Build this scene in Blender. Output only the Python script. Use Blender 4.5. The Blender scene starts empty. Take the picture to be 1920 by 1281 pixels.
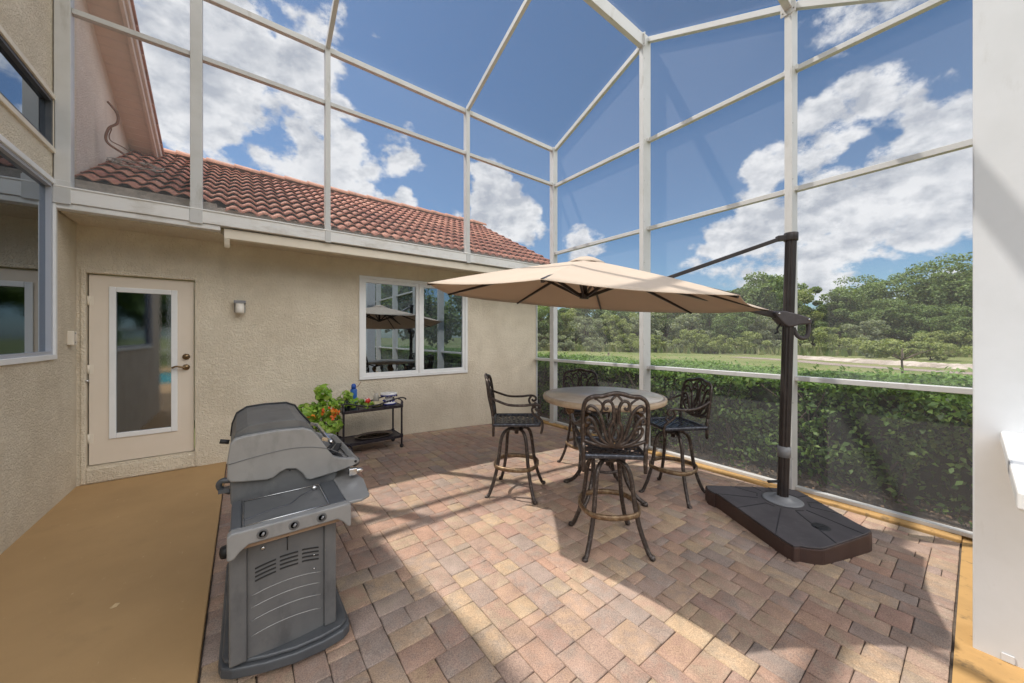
import bpy, bmesh, math, random
import numpy as np
from mathutils import Vector, Matrix
R = math.radians
random.seed(7)
rng = np.random.default_rng(11)
sc = bpy.context.scene
col = sc.collection
CZ = 1.6                                   # camera height above the floor datum

# ------------------------------------------------------------------ camera
cam_d = bpy.data.cameras.new('camera')
cam = bpy.data.objects.new('camera', cam_d); col.objects.link(cam)
cam.location = (0, 0, CZ)
cam.rotation_euler = (R(90), 0, -math.atan2(.606, .795))
cam_d.sensor_width = 36; cam_d.lens = 36 * 662 / 1920
cam_d.shift_y = -8.5 / 1920
cam_d.clip_end = 4000; cam_d.clip_start = .05
sc.camera = cam
# ------------------------------------------------------------------ exposure
sc.view_settings.view_transform = 'Standard'; sc.view_settings.look = 'None'
sc.view_settings.gamma = 1; sc.view_settings.exposure = 0.42
sc.cycles.max_bounces = 10; sc.cycles.transparent_max_bounces = 24
sc.cycles.diffuse_bounces = 5
# ------------------------------------------------------------------ sun
SUN = Vector((-.32, .43, 1)).normalized()
sun_d = bpy.data.lights.new('sun', 'SUN'); sun_d.energy = 4.15; sun_d.angle = R(.7); sun_d.color = (1, .94, .86)
sun = bpy.data.objects.new('sun', sun_d); col.objects.link(sun)
sun.rotation_euler = SUN.to_track_quat('Z', 'Y').to_euler()
sun.location = (-10, 8, 25)
# ------------------------------------------------------------------ world: sky and clouds
w = bpy.data.worlds.new('World'); sc.world = w; w.use_nodes = True
nt = w.node_tree; N = nt.nodes; L = nt.links
for n in list(N): N.remove(n)
def wn(t, **k):
    n = N.new(t)
    for a, b in k.items(): setattr(n, a, b)
    return n
def wmath(op, a, b=None, c=None, clamp=False):
    n = wn('ShaderNodeMath', operation=op); n.use_clamp = clamp
    for i, v in enumerate((a, b, c)):
        if v is None: continue
        if isinstance(v, (int, float)): n.inputs[i].default_value = v
        else: L.new(v, n.inputs[i])
    return n.outputs[0]
sky = wn('ShaderNodeTexSky', sky_type='NISHITA'); sky.sun_disc = False
sky.sun_elevation = math.asin(SUN.z); sky.sun_rotation = math.atan2(SUN.x, SUN.y)
sky.air_density = 1.0; sky.dust_density = .6; sky.ozone_density = 2.2
tint = wn('ShaderNodeMix', data_type='RGBA', blend_type='MULTIPLY'); tint.inputs[0].default_value = 1
L.new(sky.outputs[0], tint.inputs[6]); tint.inputs[7].default_value = (.68, .82, .90, 1)
tc = wn('ShaderNodeTexCoord')
nrm = wn('ShaderNodeVectorMath', operation='NORMALIZE'); L.new(tc.outputs['Generated'], nrm.inputs[0])
DIR = nrm.outputs[0]
# stretch directions onto a cloud layer so that clouds flatten towards the horizon
sep = wn('ShaderNodeSeparateXYZ'); L.new(DIR, sep.inputs[0])
def fbm(scale, detail, rough, off=(0, 0, 0), dist=0.0):
    m = wn('ShaderNodeMapping'); L.new(DIR, m.inputs[0]); m.inputs['Location'].default_value = off
    m.inputs['Scale'].default_value = (1, 1, 1.5)
    n = wn('ShaderNodeTexNoise'); n.inputs['Scale'].default_value = scale; n.inputs['Detail'].default_value = detail
    n.inputs['Roughness'].default_value = rough; n.inputs['Distortion'].default_value = dist
    L.new(m.outputs[0], n.inputs[0]); return n.outputs[0]
def puff(off=(0, 0, 0)):                       # billowing cauliflower heads: warped cells over fractal noise
    base = fbm(6.0, 10, .66, off=off)
    m = wn('ShaderNodeMapping'); L.new(DIR, m.inputs[0]); m.inputs['Location'].default_value = off; m.inputs['Scale'].default_value = (1, 1, 1.3)
    wv = wn('ShaderNodeTexNoise'); wv.inputs['Scale'].default_value = 9; wv.inputs['Detail'].default_value = 2; L.new(m.outputs[0], wv.inputs[0])
    sc_ = wn('ShaderNodeVectorMath', operation='SCALE'); L.new(wv.outputs[1], sc_.inputs[0]); sc_.inputs['Scale'].default_value = .10
    ad = wn('ShaderNodeVectorMath', operation='ADD'); L.new(m.outputs[0], ad.inputs[0]); L.new(sc_.outputs[0], ad.inputs[1])
    v = wn('ShaderNodeTexVoronoi', feature='F1'); v.inputs['Scale'].default_value = 8.5; v.inputs['Detail'].default_value = 1; v.inputs['Roughness'].default_value = .55
    v.inputs['Lacunarity'].default_value = 2.2; L.new(ad.outputs[0], v.inputs[0])
    return wmath('ADD', wmath('MULTIPLY', base, .74), wmath('MULTIPLY', wmath('SUBTRACT', .98, v.outputs['Distance']), .28))
def dirpx(px, py):
    a = (px - 960) / 662; b = (632 - py) / 662
    return Vector((.606 + .795 * a, .795 - .606 * a, b)).normalized()
# the cloud banks stand at fixed bearings in the sky: (bearing, angular radius in degrees, weight)
BANKS = [((300, 60), 18, 1.05), ((430, 130), 18, 1.1), ((520, 250), 13, 1.0), ((340, 220), 11, .62), ((560, 60), 8, .6),
         ((640, 330), 9, 1.15), ((700, 370), 6, .9), ((745, 295), 5.2, .95), ((757, 372), 3.2, 1.0), ((900, 330), 4, .9), ((925, 370), 7, 1.2),
         ((935, 420), 8.5, 1.05), ((860, 400), 5, .7), ((985, 430), 6, .85), ((1100, 460), 5, 1.0), ((1290, 465), 2.5, .6),
         ((1450, 300), 5, 1.0), ((1540, 250), 6, 1.1), ((1640, 170), 5.5, 1.0), ((1700, 250), 5, .6), ((1620, 10), 7, .95),
         ((1450, 440), 10, .95), ((1560, 420), 11, 1.05), ((1700, 370), 10, 1.0), ((1800, 330), 10, 1.1), ((1560, 500), 7, 1.0), ((1740, 440), 8, .95), ((1400, 500), 10, .9),
         ((1640, 490), 8, .85), ((1760, 500), 4.5, .8), ((1330, 520), 5, .7), ((1130, 380), 3, .45), ((230, 470), 12, .9),
         ((-400, 300), 22, .8), ((2300, 200), 20, .8)]
acc = None
for (p, rad, wt) in BANKS:
    d = dirpx(*p)
    dt = wn('ShaderNodeVectorMath', operation='DOT_PRODUCT'); L.new(DIR, dt.inputs[0]); dt.inputs[1].default_value = d
    mr = wn('ShaderNodeMapRange'); L.new(dt.outputs['Value'], mr.inputs[0])
    mr.inputs[1].default_value = math.cos(R(rad)); mr.inputs[2].default_value = 1.0
    mr.inputs[3].default_value = 0; mr.inputs[4].default_value = wt
    acc = mr.outputs[0] if acc is None else wmath('MAXIMUM', acc, mr.outputs[0])
n1 = puff()
l1 = fbm(7.0, 6, .6); l2 = fbm(7.0, 6, .6, off=tuple(-.03 * v for v in SUN))
back = wmath('MULTIPLY', fbm(3.0, 3, .5, off=(3, 1, 2)), .12)
def dens(n): return wmath('ADD', wmath('MULTIPLY', wmath('SUBTRACT', n, .52), 3.3), wmath('ADD', wmath('MULTIPLY', acc, 1.30), back))
d1 = dens(n1)
mask = wn('ShaderNodeMapRange', interpolation_type='SMOOTHSTEP'); L.new(d1, mask.inputs[0]); mask.inputs[1].default_value = .44; mask.inputs[2].default_value = .78
lit = wmath('MULTIPLY_ADD', wmath('SUBTRACT', l1, l2), 5.5, .58, clamp=True)
thick = wn('ShaderNodeMapRange'); L.new(d1, thick.inputs[0]); thick.inputs[1].default_value = .8; thick.inputs[2].default_value = 1.9
thick.inputs[3].default_value = 1; thick.inputs[4].default_value = .40
shade = wmath('MULTIPLY', wmath('MULTIPLY_ADD', lit, .72, .36), thick.outputs[0], clamp=True)
cc = wn('ShaderNodeMix', data_type='RGBA'); L.new(shade, cc.inputs[0])
cc.inputs[6].default_value = (2.5, 2.85, 3.5, 1); cc.inputs[7].default_value = (6.9, 7.0, 7.2, 1)
mx = wn('ShaderNodeMix', data_type='RGBA'); L.new(wmath('MULTIPLY', mask.outputs[0], .96), mx.inputs[0])
L.new(tint.outputs[2], mx.inputs[6]); L.new(cc.outputs[2], mx.inputs[7])
# unseen bright cloud patch added behind the viewer to fill the shaded walls
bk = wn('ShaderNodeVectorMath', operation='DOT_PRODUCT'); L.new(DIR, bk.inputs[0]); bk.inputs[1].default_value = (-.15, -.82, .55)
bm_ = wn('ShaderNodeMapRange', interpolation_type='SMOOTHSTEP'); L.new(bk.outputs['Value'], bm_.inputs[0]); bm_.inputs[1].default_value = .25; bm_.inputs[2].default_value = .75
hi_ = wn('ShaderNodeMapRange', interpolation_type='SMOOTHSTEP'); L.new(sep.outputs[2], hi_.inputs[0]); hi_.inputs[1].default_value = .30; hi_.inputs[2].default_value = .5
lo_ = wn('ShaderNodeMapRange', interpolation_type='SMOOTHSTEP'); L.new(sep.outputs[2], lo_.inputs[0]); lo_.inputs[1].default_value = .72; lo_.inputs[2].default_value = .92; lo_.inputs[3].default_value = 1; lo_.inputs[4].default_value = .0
fill_mask = wmath('MULTIPLY', wmath('MULTIPLY', bm_.outputs[0], hi_.outputs[0]), lo_.outputs[0])
fill_mask = wmath('MULTIPLY', fill_mask, wmath('MULTIPLY_ADD', n1, .8, .55, clamp=True))
mx2 = wn('ShaderNodeMix', data_type='RGBA'); L.new(fill_mask, mx2.inputs[0]); L.new(mx.outputs[2], mx2.inputs[6]); mx2.inputs[7].default_value = (34, 33.5, 33, 1); mx = mx2
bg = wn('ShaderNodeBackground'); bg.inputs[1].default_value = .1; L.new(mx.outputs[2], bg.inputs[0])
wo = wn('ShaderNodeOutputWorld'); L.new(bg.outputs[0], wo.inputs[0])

# ================================================================== helpers
def tag(o, label=None, cat=None, group=None, kind=None):
    if label: o['label'] = label
    if cat: o['category'] = cat
    if group: o['group'] = group
    if kind: o['kind'] = kind
    return o
def empty(name, loc=(0, 0, 0), rz=0):
    o = bpy.data.objects.new(name, None); col.objects.link(o); o.location = loc; o.rotation_euler = (0, 0, rz)
    o.empty_display_size = .1
    return o
def copy_tree(o, parent=None):
    c = o.copy(); col.objects.link(c); c.parent = parent
    for ch in o.children: copy_tree(ch, c)
    return c
class MB:
    def __init__(s): s.v = []; s.f = []; s.sm = []
    def add(s, vs, fs, smooth=False):
        k = len(s.v); s.v += [tuple(x) for x in vs]; s.f += [tuple(i + k for i in f) for f in fs]; s.sm += [smooth] * len(fs); return s
    def box(s, x0, x1, y0, y1, z0, z1):
        return s.add([(x0, y0, z0), (x1, y0, z0), (x1, y1, z0), (x0, y1, z0), (x0, y0, z1), (x1, y0, z1), (x1, y1, z1), (x0, y1, z1)],
                     [(0, 3, 2, 1), (4, 5, 6, 7), (0, 1, 5, 4), (1, 2, 6, 5), (2, 3, 7, 6), (3, 0, 4, 7)])
    def bar(s, p, q, w, h, up=(0, 0, 1)):      # box beam from p to q: w sideways, h along up
        p, q = Vector(p), Vector(q); d = (q - p).normalized(); u = Vector(up)
        sd = d.cross(u)
        if sd.length < 1e-4: sd = d.cross(Vector((0, 1, 0)))
        sd.normalize(); u = sd.cross(d).normalized()
        vs = [c + sd * a * w / 2 + u * b * h / 2 for c in (p, q) for a, b in ((-1, -1), (1, -1), (1, 1), (-1, 1))]
        return s.add(vs, [(0, 1, 2, 3), (7, 6, 5, 4), (0, 4, 5, 1), (1, 5, 6, 2), (2, 6, 7, 3), (3, 7, 4, 0)])
    def tube(s, pts, r, n=8, closed=False, flat=1.0, up=None, cap=True):
        pts = [Vector(p) for p in pts]; m = len(pts)
        rr = r if isinstance(r, (list, tuple)) else [r] * m
        vs = []; prev = None
        for i, p in enumerate(pts):
            a = pts[(i - 1) % m] if (closed or i > 0) else p
            b = pts[(i + 1) % m] if (closed or i < m - 1) else p
            t = (b - a).normalized()
            if up is not None: u = Vector(up)
            elif prev is None: u = Vector((0, 0, 1)) if abs(t.z) < .9 else Vector((1, 0, 0))
            else: u = prev
            u = (u - t * u.dot(t))
            if u.length < 1e-5: u = t.orthogonal()
            u.normalize(); prev = u; v = t.cross(u)
            for k in range(n):
                an = 2 * math.pi * (k + .5) / n
                vs.append(p + v * math.cos(an) * rr[i] + u * math.sin(an) * rr[i] * flat)
        fs = []
        for i in range(m if closed else m - 1):
            j = (i + 1) % m
            for k in range(n): fs.append((i * n + k, i * n + (k + 1) % n, j * n + (k + 1) % n, j * n + k))
        if cap and not closed: fs += [tuple(range(n - 1, -1, -1)), tuple((m - 1) * n + k for k in range(n))]
        return s.add(vs, fs, n > 4)
    def lathe(s, prof, c=(0, 0, 0), n=32, axis='z'):
        vs = []
        for (r, z) in prof:
            for k in range(n):
                a = 2 * math.pi * k / n
                if axis == 'z': vs.append((c[0] + r * math.cos(a), c[1] + r * math.sin(a), c[2] + z))
                elif axis == 'x': vs.append((c[0] + z, c[1] + r * math.cos(a), c[2] + r * math.sin(a)))
                else: vs.append((c[0] + r * math.cos(a), c[1] + z, c[2] + r * math.sin(a)))
        m = len(prof)
        fs = [(i * n + k, i * n + (k + 1) % n, (i + 1) * n + (k + 1) % n, (i + 1) * n + k) for i in range(m - 1) for k in range(n)]
        if prof[0][0] > 1e-4: fs.append(tuple(range(n - 1, -1, -1)))
        if prof[-1][0] > 1e-4: fs.append(tuple((m - 1) * n + k for k in range(n)))
        return s.add(vs, fs, True)
    def prism(s, poly, f, a, b):               # poly of 2D points, f(u,v,w) -> 3D, between w=a and w=b
        n = len(poly)
        vs = [f(u, v, a) for u, v in poly] + [f(u, v, b) for u, v in poly]
        return s.add(vs, [tuple(range(n - 1, -1, -1)), tuple(range(n, 2 * n))] + [(i, (i + 1) % n, n + (i + 1) % n, n + i) for i in range(n)])
    def quad(s, a, b, c, d): return s.add([a, b, c, d], [(0, 1, 2, 3)])
    def build(s, name, mat=None, parent=None, bevel=0, smooth_angle=None, seg=2):
        me = bpy.data.meshes.new(name); me.from_pydata(s.v, [], s.f); me.update()
        me.polygons.foreach_set('use_smooth', s.sm)
        bm = bmesh.new(); bm.from_mesh(me); bmesh.ops.recalc_face_normals(bm, faces=bm.faces); bm.to_mesh(me); bm.free()
        if mat: me.materials.append(mat)
        o = bpy.data.objects.new(name, me); col.objects.link(o)
        if parent: o.parent = parent
        if bevel:
            b = o.modifiers.new('bevel', 'BEVEL'); b.width = bevel; b.segments = seg; b.limit_method = 'ANGLE'; b.angle_limit = R(40)
        return o
def rawmesh(name, V, F, mat, parent=None, smooth=False):
    V = np.asarray(V, dtype=np.float32); F = np.asarray(F, dtype=np.int32); k = F.shape[1]
    me = bpy.data.meshes.new(name); me.vertices.add(len(V)); me.vertices.foreach_set('co', V.ravel())
    me.loops.add(F.size); me.loops.foreach_set('vertex_index', F.ravel())
    me.polygons.add(len(F)); me.polygons.foreach_set('loop_start', np.arange(0, F.size, k, dtype=np.int32))
    me.polygons.foreach_set('loop_total', np.full(len(F), k, dtype=np.int32))
    me.update(calc_edges=True)
    if smooth: me.polygons.foreach_set('use_smooth', np.ones(len(F), dtype=bool))
    me.materials.append(mat)
    o = bpy.data.objects.new(name, me); col.objects.link(o)
    if parent: o.parent = parent
    return o
def catmull(pts, n=6, closed=False):
    P = [Vector(p) for p in pts]; out = []; m = len(P)
    for i in range(m if closed else m - 1):
        p0 = P[(i - 1) % m] if (closed or i > 0) else P[0] * 2 - P[1]
        p1 = P[i]; p2 = P[(i + 1) % m]
        p3 = P[(i + 2) % m] if (closed or i < m - 2) else P[-1] * 2 - P[-2]
        for k in range(n):
            t = k / n
            out.append(.5 * ((2 * p1) + (p2 - p0) * t + (2 * p0 - 5 * p1 + 4 * p2 - p3) * t * t + (3 * p1 - p0 - 3 * p2 + p3) * t ** 3))
    if not closed: out.append(P[-1])
    return out

# ------------------------------------------------------------------ materials
def mat(name, base, rough=.6, metal=0.0, var=None, vscale=5, vdetail=6, bump=0, bscale=60, bdist=.004, spec=.5, island=None, coat=0, btype='noise', bdetail=6, lo=.35, hi=.65):
    m = bpy.data.materials.new(name); m.use_nodes = True; t = m.node_tree; n = t.nodes; b = n['Principled BSDF']
    b.inputs['Base Color'].default_value = (*base, 1); b.inputs['Roughness'].default_value = rough; b.inputs['Metallic'].default_value = metal
    b.inputs['Specular IOR Level'].default_value = spec; b.inputs['Coat Weight'].default_value = coat
    tcn = n.new('ShaderNodeTexCoord')
    colsock = None
    if island:
        g = n.new('ShaderNodeNewGeometry'); cr = n.new('ShaderNodeValToRGB'); t.links.new(g.outputs['Random Per Island'], cr.inputs[0])
        e = cr.color_ramp; 
        while len(e.elements) > 1: e.elements.remove(e.elements[-1])
        e.elements[0].position = 0; e.elements[0].color = (*island[0], 1)
        for i, c in enumerate(island[1:], 1):
            x = e.elements.new(i / len(island)); x.color = (*c, 1)
        if len(island) > 5: e.interpolation = 'CONSTANT'
        colsock = cr.outputs[0]
    if var:
        nz = n.new('ShaderNodeTexNoise'); nz.inputs['Scale'].default_value = vscale; nz.inputs['Detail'].default_value = vdetail
        nz.inputs['Roughness'].default_value = .62
        t.links.new(tcn.outputs['Object'], nz.inputs[0])
        mr = n.new('ShaderNodeMapRange'); mr.inputs[1].default_value = lo; mr.inputs[2].default_value = hi; t.links.new(nz.outputs[0], mr.inputs[0])
        mx = n.new('ShaderNodeMix'); mx.data_type = 'RGBA'
        t.links.new(mr.outputs[0], mx.inputs[0])
        if colsock:
            mx.blend_type = 'MULTIPLY'; t.links.new(colsock, mx.inputs[6]); mx.inputs[7].default_value = (*var, 1)
        else:
            mx.inputs[6].default_value = (*base, 1); mx.inputs[7].default_value = (*var, 1)
        colsock = mx.outputs[2]
    if colsock: t.links.new(colsock, b.inputs['Base Color'])
    if bump:
        nb = n.new('ShaderNodeTexNoise'); nb.inputs['Scale'].default_value = bscale; nb.inputs['Detail'].default_value = bdetail
        if btype == 'stucco': nb.inputs['Distortion'].default_value = 1.4; nb.inputs['Roughness'].default_value = .5
        t.links.new(tcn.outputs['Object'], nb.inputs[0])
        h = nb.outputs[0]
        if btype == 'stucco':
            m2 = n.new('ShaderNodeMapRange'); m2.interpolation_type = 'SMOOTHSTEP'; m2.inputs[1].default_value = .38; m2.inputs[2].default_value = .62
            t.links.new(h, m2.inputs[0]); h = m2.outputs[0]
        bp = n.new('ShaderNodeBump'); bp.inputs['Strength'].default_value = bump; bp.inputs['Distance'].default_value = bdist
        t.links.new(h, bp.inputs['Height']); t.links.new(bp.outputs[0], b.inputs['Normal'])
    return m
STUCCO = mat('beige_stucco', (.66, .575, .445), .9, var=(.76, .675, .535), vscale=2.2, bump=.7, bscale=34, bdist=.010, spec=.2, btype='stucco', bdetail=5)
STUCCO_P = mat('pink_beige_stucco', (.68, .59, .50), .9, var=(.77, .68, .58), vscale=2.2, bump=.7, bscale=34, bdist=.010, spec=.2, btype='stucco', bdetail=5)
TRIM = mat('cream_trim', (.76, .69, .57), .6, var=(.70, .63, .52), vscale=3)
PINKT = mat('pinkish_rake_trim', (.66, .54, .46), .6, var=(.58, .46, .39), vscale=6)
SOFF = mat('soffit_vinyl', (.70, .56, .47), .6, var=(.63, .50, .41), vscale=3, bump=.3, bscale=30, bdist=.004)
ALU = mat('white_powdercoat', (.56, .555, .54), .42, var=(.49, .485, .46), vscale=4, lo=.45, hi=.8)
WHITE = mat('white_vinyl', (.78, .78, .77), .4, var=(.70, .70, .68), vscale=5, lo=.5, hi=.85)
GUTTER = mat('white_gutter', (.74, .73, .71), .45, var=(.60, .57, .52), vscale=3.5, lo=.5, hi=.85)
COLUMN = mat('white_painted_wall', (.60, .615, .635), .55, var=(.56, .575, .59), vscale=3, bump=.15, bscale=220, bdist=.002)
DOORM = mat('tan_painted_door', (.73, .64, .53), .5, var=(.70, .61, .50), vscale=3)
SLAB = mat('tan_painted_concrete', (.46, .295, .14), .72, var=(.37, .235, .11), vscale=1.6, vdetail=9, bump=.35, bscale=160, bdist=.002, spec=.25, lo=.3, hi=.8)
KERB = mat('ochre_painted_kerb', (.46, .28, .11), .7, var=(.36, .22, .09), vscale=7, vdetail=9, bump=.4, bscale=90, bdist=.003, spec=.25, lo=.45, hi=.85)
TILE = mat('terracotta_tile', (.36, .15, .115), .75, var=(.80, .70, .66), vscale=16, bump=.35, bscale=70, bdist=.004, spec=.25, lo=.3, hi=.9,
           island=[(.47, .215, .15), (.40, .17, .12), (.53, .27, .195), (.44, .195, .135), (.36, .15, .11)])
RIDGE = mat('orange_ridge_tile', (.42, .19, .11), .75, var=(.32, .14, .09), vscale=12, bump=.3, bscale=60)
MORTAR = mat('mortar', (.36, .31, .26), .9, var=(.22, .19, .16), vscale=14, bump=.4, bscale=60)
BRONZE = mat('cast_bronze_aluminium', (.06, .046, .040), .40, .5, var=(.21, .18, .16), vscale=38, vdetail=5, bump=.35, bscale=120, bdist=.002, lo=.5, hi=.78)
BRONZE_D = mat('dark_cast_seat', (.045, .048, .060), .34, .55, var=(.17, .18, .21), vscale=50, bump=.3, bscale=150, bdist=.002, lo=.5, hi=.75)
RINGM = mat('worn_brass_footrest', (.15, .09, .05), .45, .5, var=(.33, .24, .14), vscale=30, bump=.3, bscale=120, lo=.42, hi=.68)
CARTM = mat('black_cast_cart', (.03, .026, .032), .38, .4, var=(.07, .06, .075), vscale=40, bump=.25, bscale=120, bdist=.002, lo=.45, hi=.75)
POLEM = mat('dark_bronze_pole', (.045, .038, .037), .38, .5, var=(.065, .055, .052), vscale=6)
BASEM = mat('dark_plastic_base', (.065, .058, .060), .62, var=(.09, .08, .083), vscale=5, bump=.25, bscale=260, bdist=.001, spec=.35)
BASES = mat('brown_plastic_base_side', (.055, .030, .024), .5, var=(.075, .042, .033), vscale=5, bump=.2, bscale=200, bdist=.001)
GREYP = mat('grey_hub_ring', (.22, .22, .225), .45)
FABRIC = mat('beige_canopy_fabric', (.60, .505, .415), .9, var=(.57, .48, .39), vscale=3, bump=.2, bscale=500, bdist=.0008, spec=.1)
GR_L = mat('grill_light_grey', (.235, .232, .228), .38, var=(.265, .262, .256), vscale=9, bump=.12, bscale=400, bdist=.0006, metal=.15)
GR_M = mat('grill_grey_steel', (.115, .117, .12), .42, var=(.145, .145, .145), vscale=6, metal=.2, bump=.1, bscale=300, bdist=.0006)
GR_D = mat('grill_dark_grey', (.062, .066, .073), .45, var=(.09, .095, .102), vscale=7, metal=.15)
BLACK = mat('black_rubber', (.015, .015, .016), .6)
CHROME = mat('bright_steel', (.6, .6, .6), .25, 1.0)
TANP = mat('tan_plastic', (.40, .27, .18), .6, var=(.34, .23, .155), vscale=8)
BRASS = mat('aged_brass', (.22, .15, .08), .3, .9)
DIRT = mat('dirt', (.10, .075, .055), .95, var=(.17, .13, .10), vscale=8, vdetail=9, bump=.8, bscale=40, bdist=.02)
WOODB = mat('bark', (.13, .10, .075), .9, var=(.08, .06, .045), vscale=12, bump=.6, bscale=30, bdist=.02)
TERRA = mat('terracotta_pot', (.36, .16, .09), .8, var=(.30, .13, .08), vscale=9)
STUMP = mat('greenwood_stem', (.16, .12, .06), .8)

def stain(m, colr, scale, lo, hi, amt, seed=0.0):   # patches of dirt and wear with their own outline
    t = m.node_tree; n = t.nodes; b = n['Principled BSDF']; src = b.inputs['Base Color'].links[0].from_socket
    tcn = n.new('ShaderNodeTexCoord'); mp = n.new('ShaderNodeMapping'); mp.inputs['Location'].default_value = (seed, seed, seed); mp.inputs['Scale'].default_value = scale
    t.links.new(tcn.outputs['Object'], mp.inputs[0]); q = n.new('ShaderNodeTexNoise'); q.inputs['Scale'].default_value = 1; q.inputs['Detail'].default_value = 9; q.inputs['Roughness'].default_value = .65; t.links.new(mp.outputs[0], q.inputs[0])
    r_ = n.new('ShaderNodeMapRange'); r_.inputs[1].default_value = lo; r_.inputs[2].default_value = hi; r_.inputs[4].default_value = amt; t.links.new(q.outputs[0], r_.inputs[0])
    x = n.new('ShaderNodeMix'); x.data_type = 'RGBA'; t.links.new(r_.outputs[0], x.inputs[0]); t.links.new(src, x.inputs[6]); x.inputs[7].default_value = (*colr, 1); t.links.new(x.outputs[2], b.inputs['Base Color'])
stain(SLAB, (.26, .17, .085), (2.2, 2.2, 2.2), .58, .72, .3, 3)
stain(SLAB, (.62, .47, .30), (24, 9, 9), .66, .72, .5, 7)
stain(SLAB, (.12, .08, .05), (60, 60, 60), .70, .74, .6, 1)
stain(KERB, (.12, .09, .055), (9, 9, 9), .56, .66, .7, 2)
stain(STUCCO, (.56, .485, .375), (5, 5, .9), .55, .75, .4, 5)
stain(STUCCO_P, (.50, .42, .35), (5, 5, .7), .55, .75, .5, 5)
stain(ALU, (.36, .34, .29), (7, 7, 2), .60, .70, .5, 4)
stain(GUTTER, (.46, .42, .36), (2.5, 9, 9), .54, .70, .6, 4)
stain(COLUMN, (.45, .45, .44), (9, 9, 2.5), .62, .72, .4, 4)
stain(GR_L, (.14, .14, .138), (9, 9, 4), .55, .70, .5, 2)
stain(GR_M, (.065, .066, .07), (7, 7, 3), .52, .66, .55, 6)
stain(GR_M, (.30, .29, .27), (70, 70, 18), .68, .73, .5, 8)
stain(BASEM, (.15, .135, .13), (12, 12, 12), .58, .72, .5, 8)
stain(TILE, (.17, .085, .065), (5, 5, 5), .56, .68, .6, 8)
stain(RIDGE, (.16, .09, .06), (6, 6, 6), .54, .66, .6, 8)

def leafmat(name, cols, rough=.5, trans=.35, spec=.4):
    m = bpy.data.materials.new(name); m.use_nodes = True; t = m.node_tree; n = t.nodes; b = n['Principled BSDF']
    g = n.new('ShaderNodeNewGeometry'); cr = n.new('ShaderNodeValToRGB'); t.links.new(g.outputs['Random Per Island'], cr.inputs[0])
    e = cr.color_ramp; e.elements[0].color = (*cols[0], 1); e.elements[1].color = (*cols[-1], 1)
    for i, c in enumerate(cols[1:-1], 1): x = e.elements.new(i / (len(cols) - 1)); x.color = (*c, 1)
    t.links.new(cr.outputs[0], b.inputs['Base Color']); b.inputs['Roughness'].default_value = rough; b.inputs['Specular IOR Level'].default_value = spec
    tr = n.new('ShaderNodeBsdfTranslucent'); mxc = n.new('ShaderNodeMix'); mxc.data_type = 'RGBA'; mxc.blend_type = 'MULTIPLY'; mxc.inputs[0].default_value = 1
    t.links.new(cr.outputs[0], mxc.inputs[6]); mxc.inputs[7].default_value = (1.5, 1.6, .5, 1); t.links.new(mxc.outputs[2], tr.inputs[0])
    ms = n.new('ShaderNodeMixShader'); ms.inputs[0].default_value = trans
    t.links.new(b.outputs[0], ms.inputs[1]); t.links.new(tr.outputs[0], ms.inputs[2]); t.links.new(ms.outputs[0], n['Material Output'].inputs[0])
    return m
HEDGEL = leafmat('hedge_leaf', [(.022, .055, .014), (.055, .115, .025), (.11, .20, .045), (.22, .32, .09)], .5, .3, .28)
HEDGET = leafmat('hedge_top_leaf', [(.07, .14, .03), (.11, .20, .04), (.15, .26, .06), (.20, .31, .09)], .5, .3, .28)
TREEL = [leafmat('oak_leaf', [(0.065, 0.104, 0.046), (0.117, 0.169, 0.065), (0.169, 0.234, 0.085), (0.221, 0.273, 0.117)], .65, .3, .25),
         leafmat('olive_leaf', [(0.117, 0.156, 0.058), (0.195, 0.234, 0.091), (0.273, 0.312, 0.117), (0.338, 0.351, 0.156)], .65, .3, .25),
         leafmat('greyish_leaf', [(0.117, 0.143, 0.098), (0.182, 0.215, 0.137), (0.260, 0.286, 0.182), (0.325, 0.338, 0.221)], .65, .3, .25)]
PLANTL = leafmat('bright_leaf', [(.14, .27, .03), (.24, .40, .05), (.34, .50, .08), (.45, .55, .14)], .4, .3, .5)
FLOWER = mat('orange_petal', (.75, .16, .02), .6, island=[(.8, .2, .02), (.7, .1, .02), (.85, .3, .03)])

# screen mesh: fine grey mesh seen as a veil
SCREEN = bpy.data.materials.new('insect_screen'); SCREEN.use_nodes = True
t = SCREEN.node_tree; n = t.nodes; b = n['Principled BSDF']; b.inputs['Base Color'].default_value = (.50, .50, .51, 1); b.inputs['Roughness'].default_value = .8
b.inputs['Specular IOR Level'].default_value = .2
tr = n.new('ShaderNodeBsdfTransparent'); lw = n.new('ShaderNodeLayerWeight'); lw.inputs[0].default_value = .35
mr = n.new('ShaderNodeMapRange'); t.links.new(lw.outputs['Facing'], mr.inputs[0]); mr.inputs[3].default_value = .13; mr.inputs[4].default_value = .28
ms = n.new('ShaderNodeMixShader'); t.links.new(mr.outputs[0], ms.inputs[0]); t.links.new(tr.outputs[0], ms.inputs[1]); t.links.new(b.outputs[0], ms.inputs[2]); t.links.new(ms.outputs[0], n['Material Output'].inputs[0])

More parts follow.
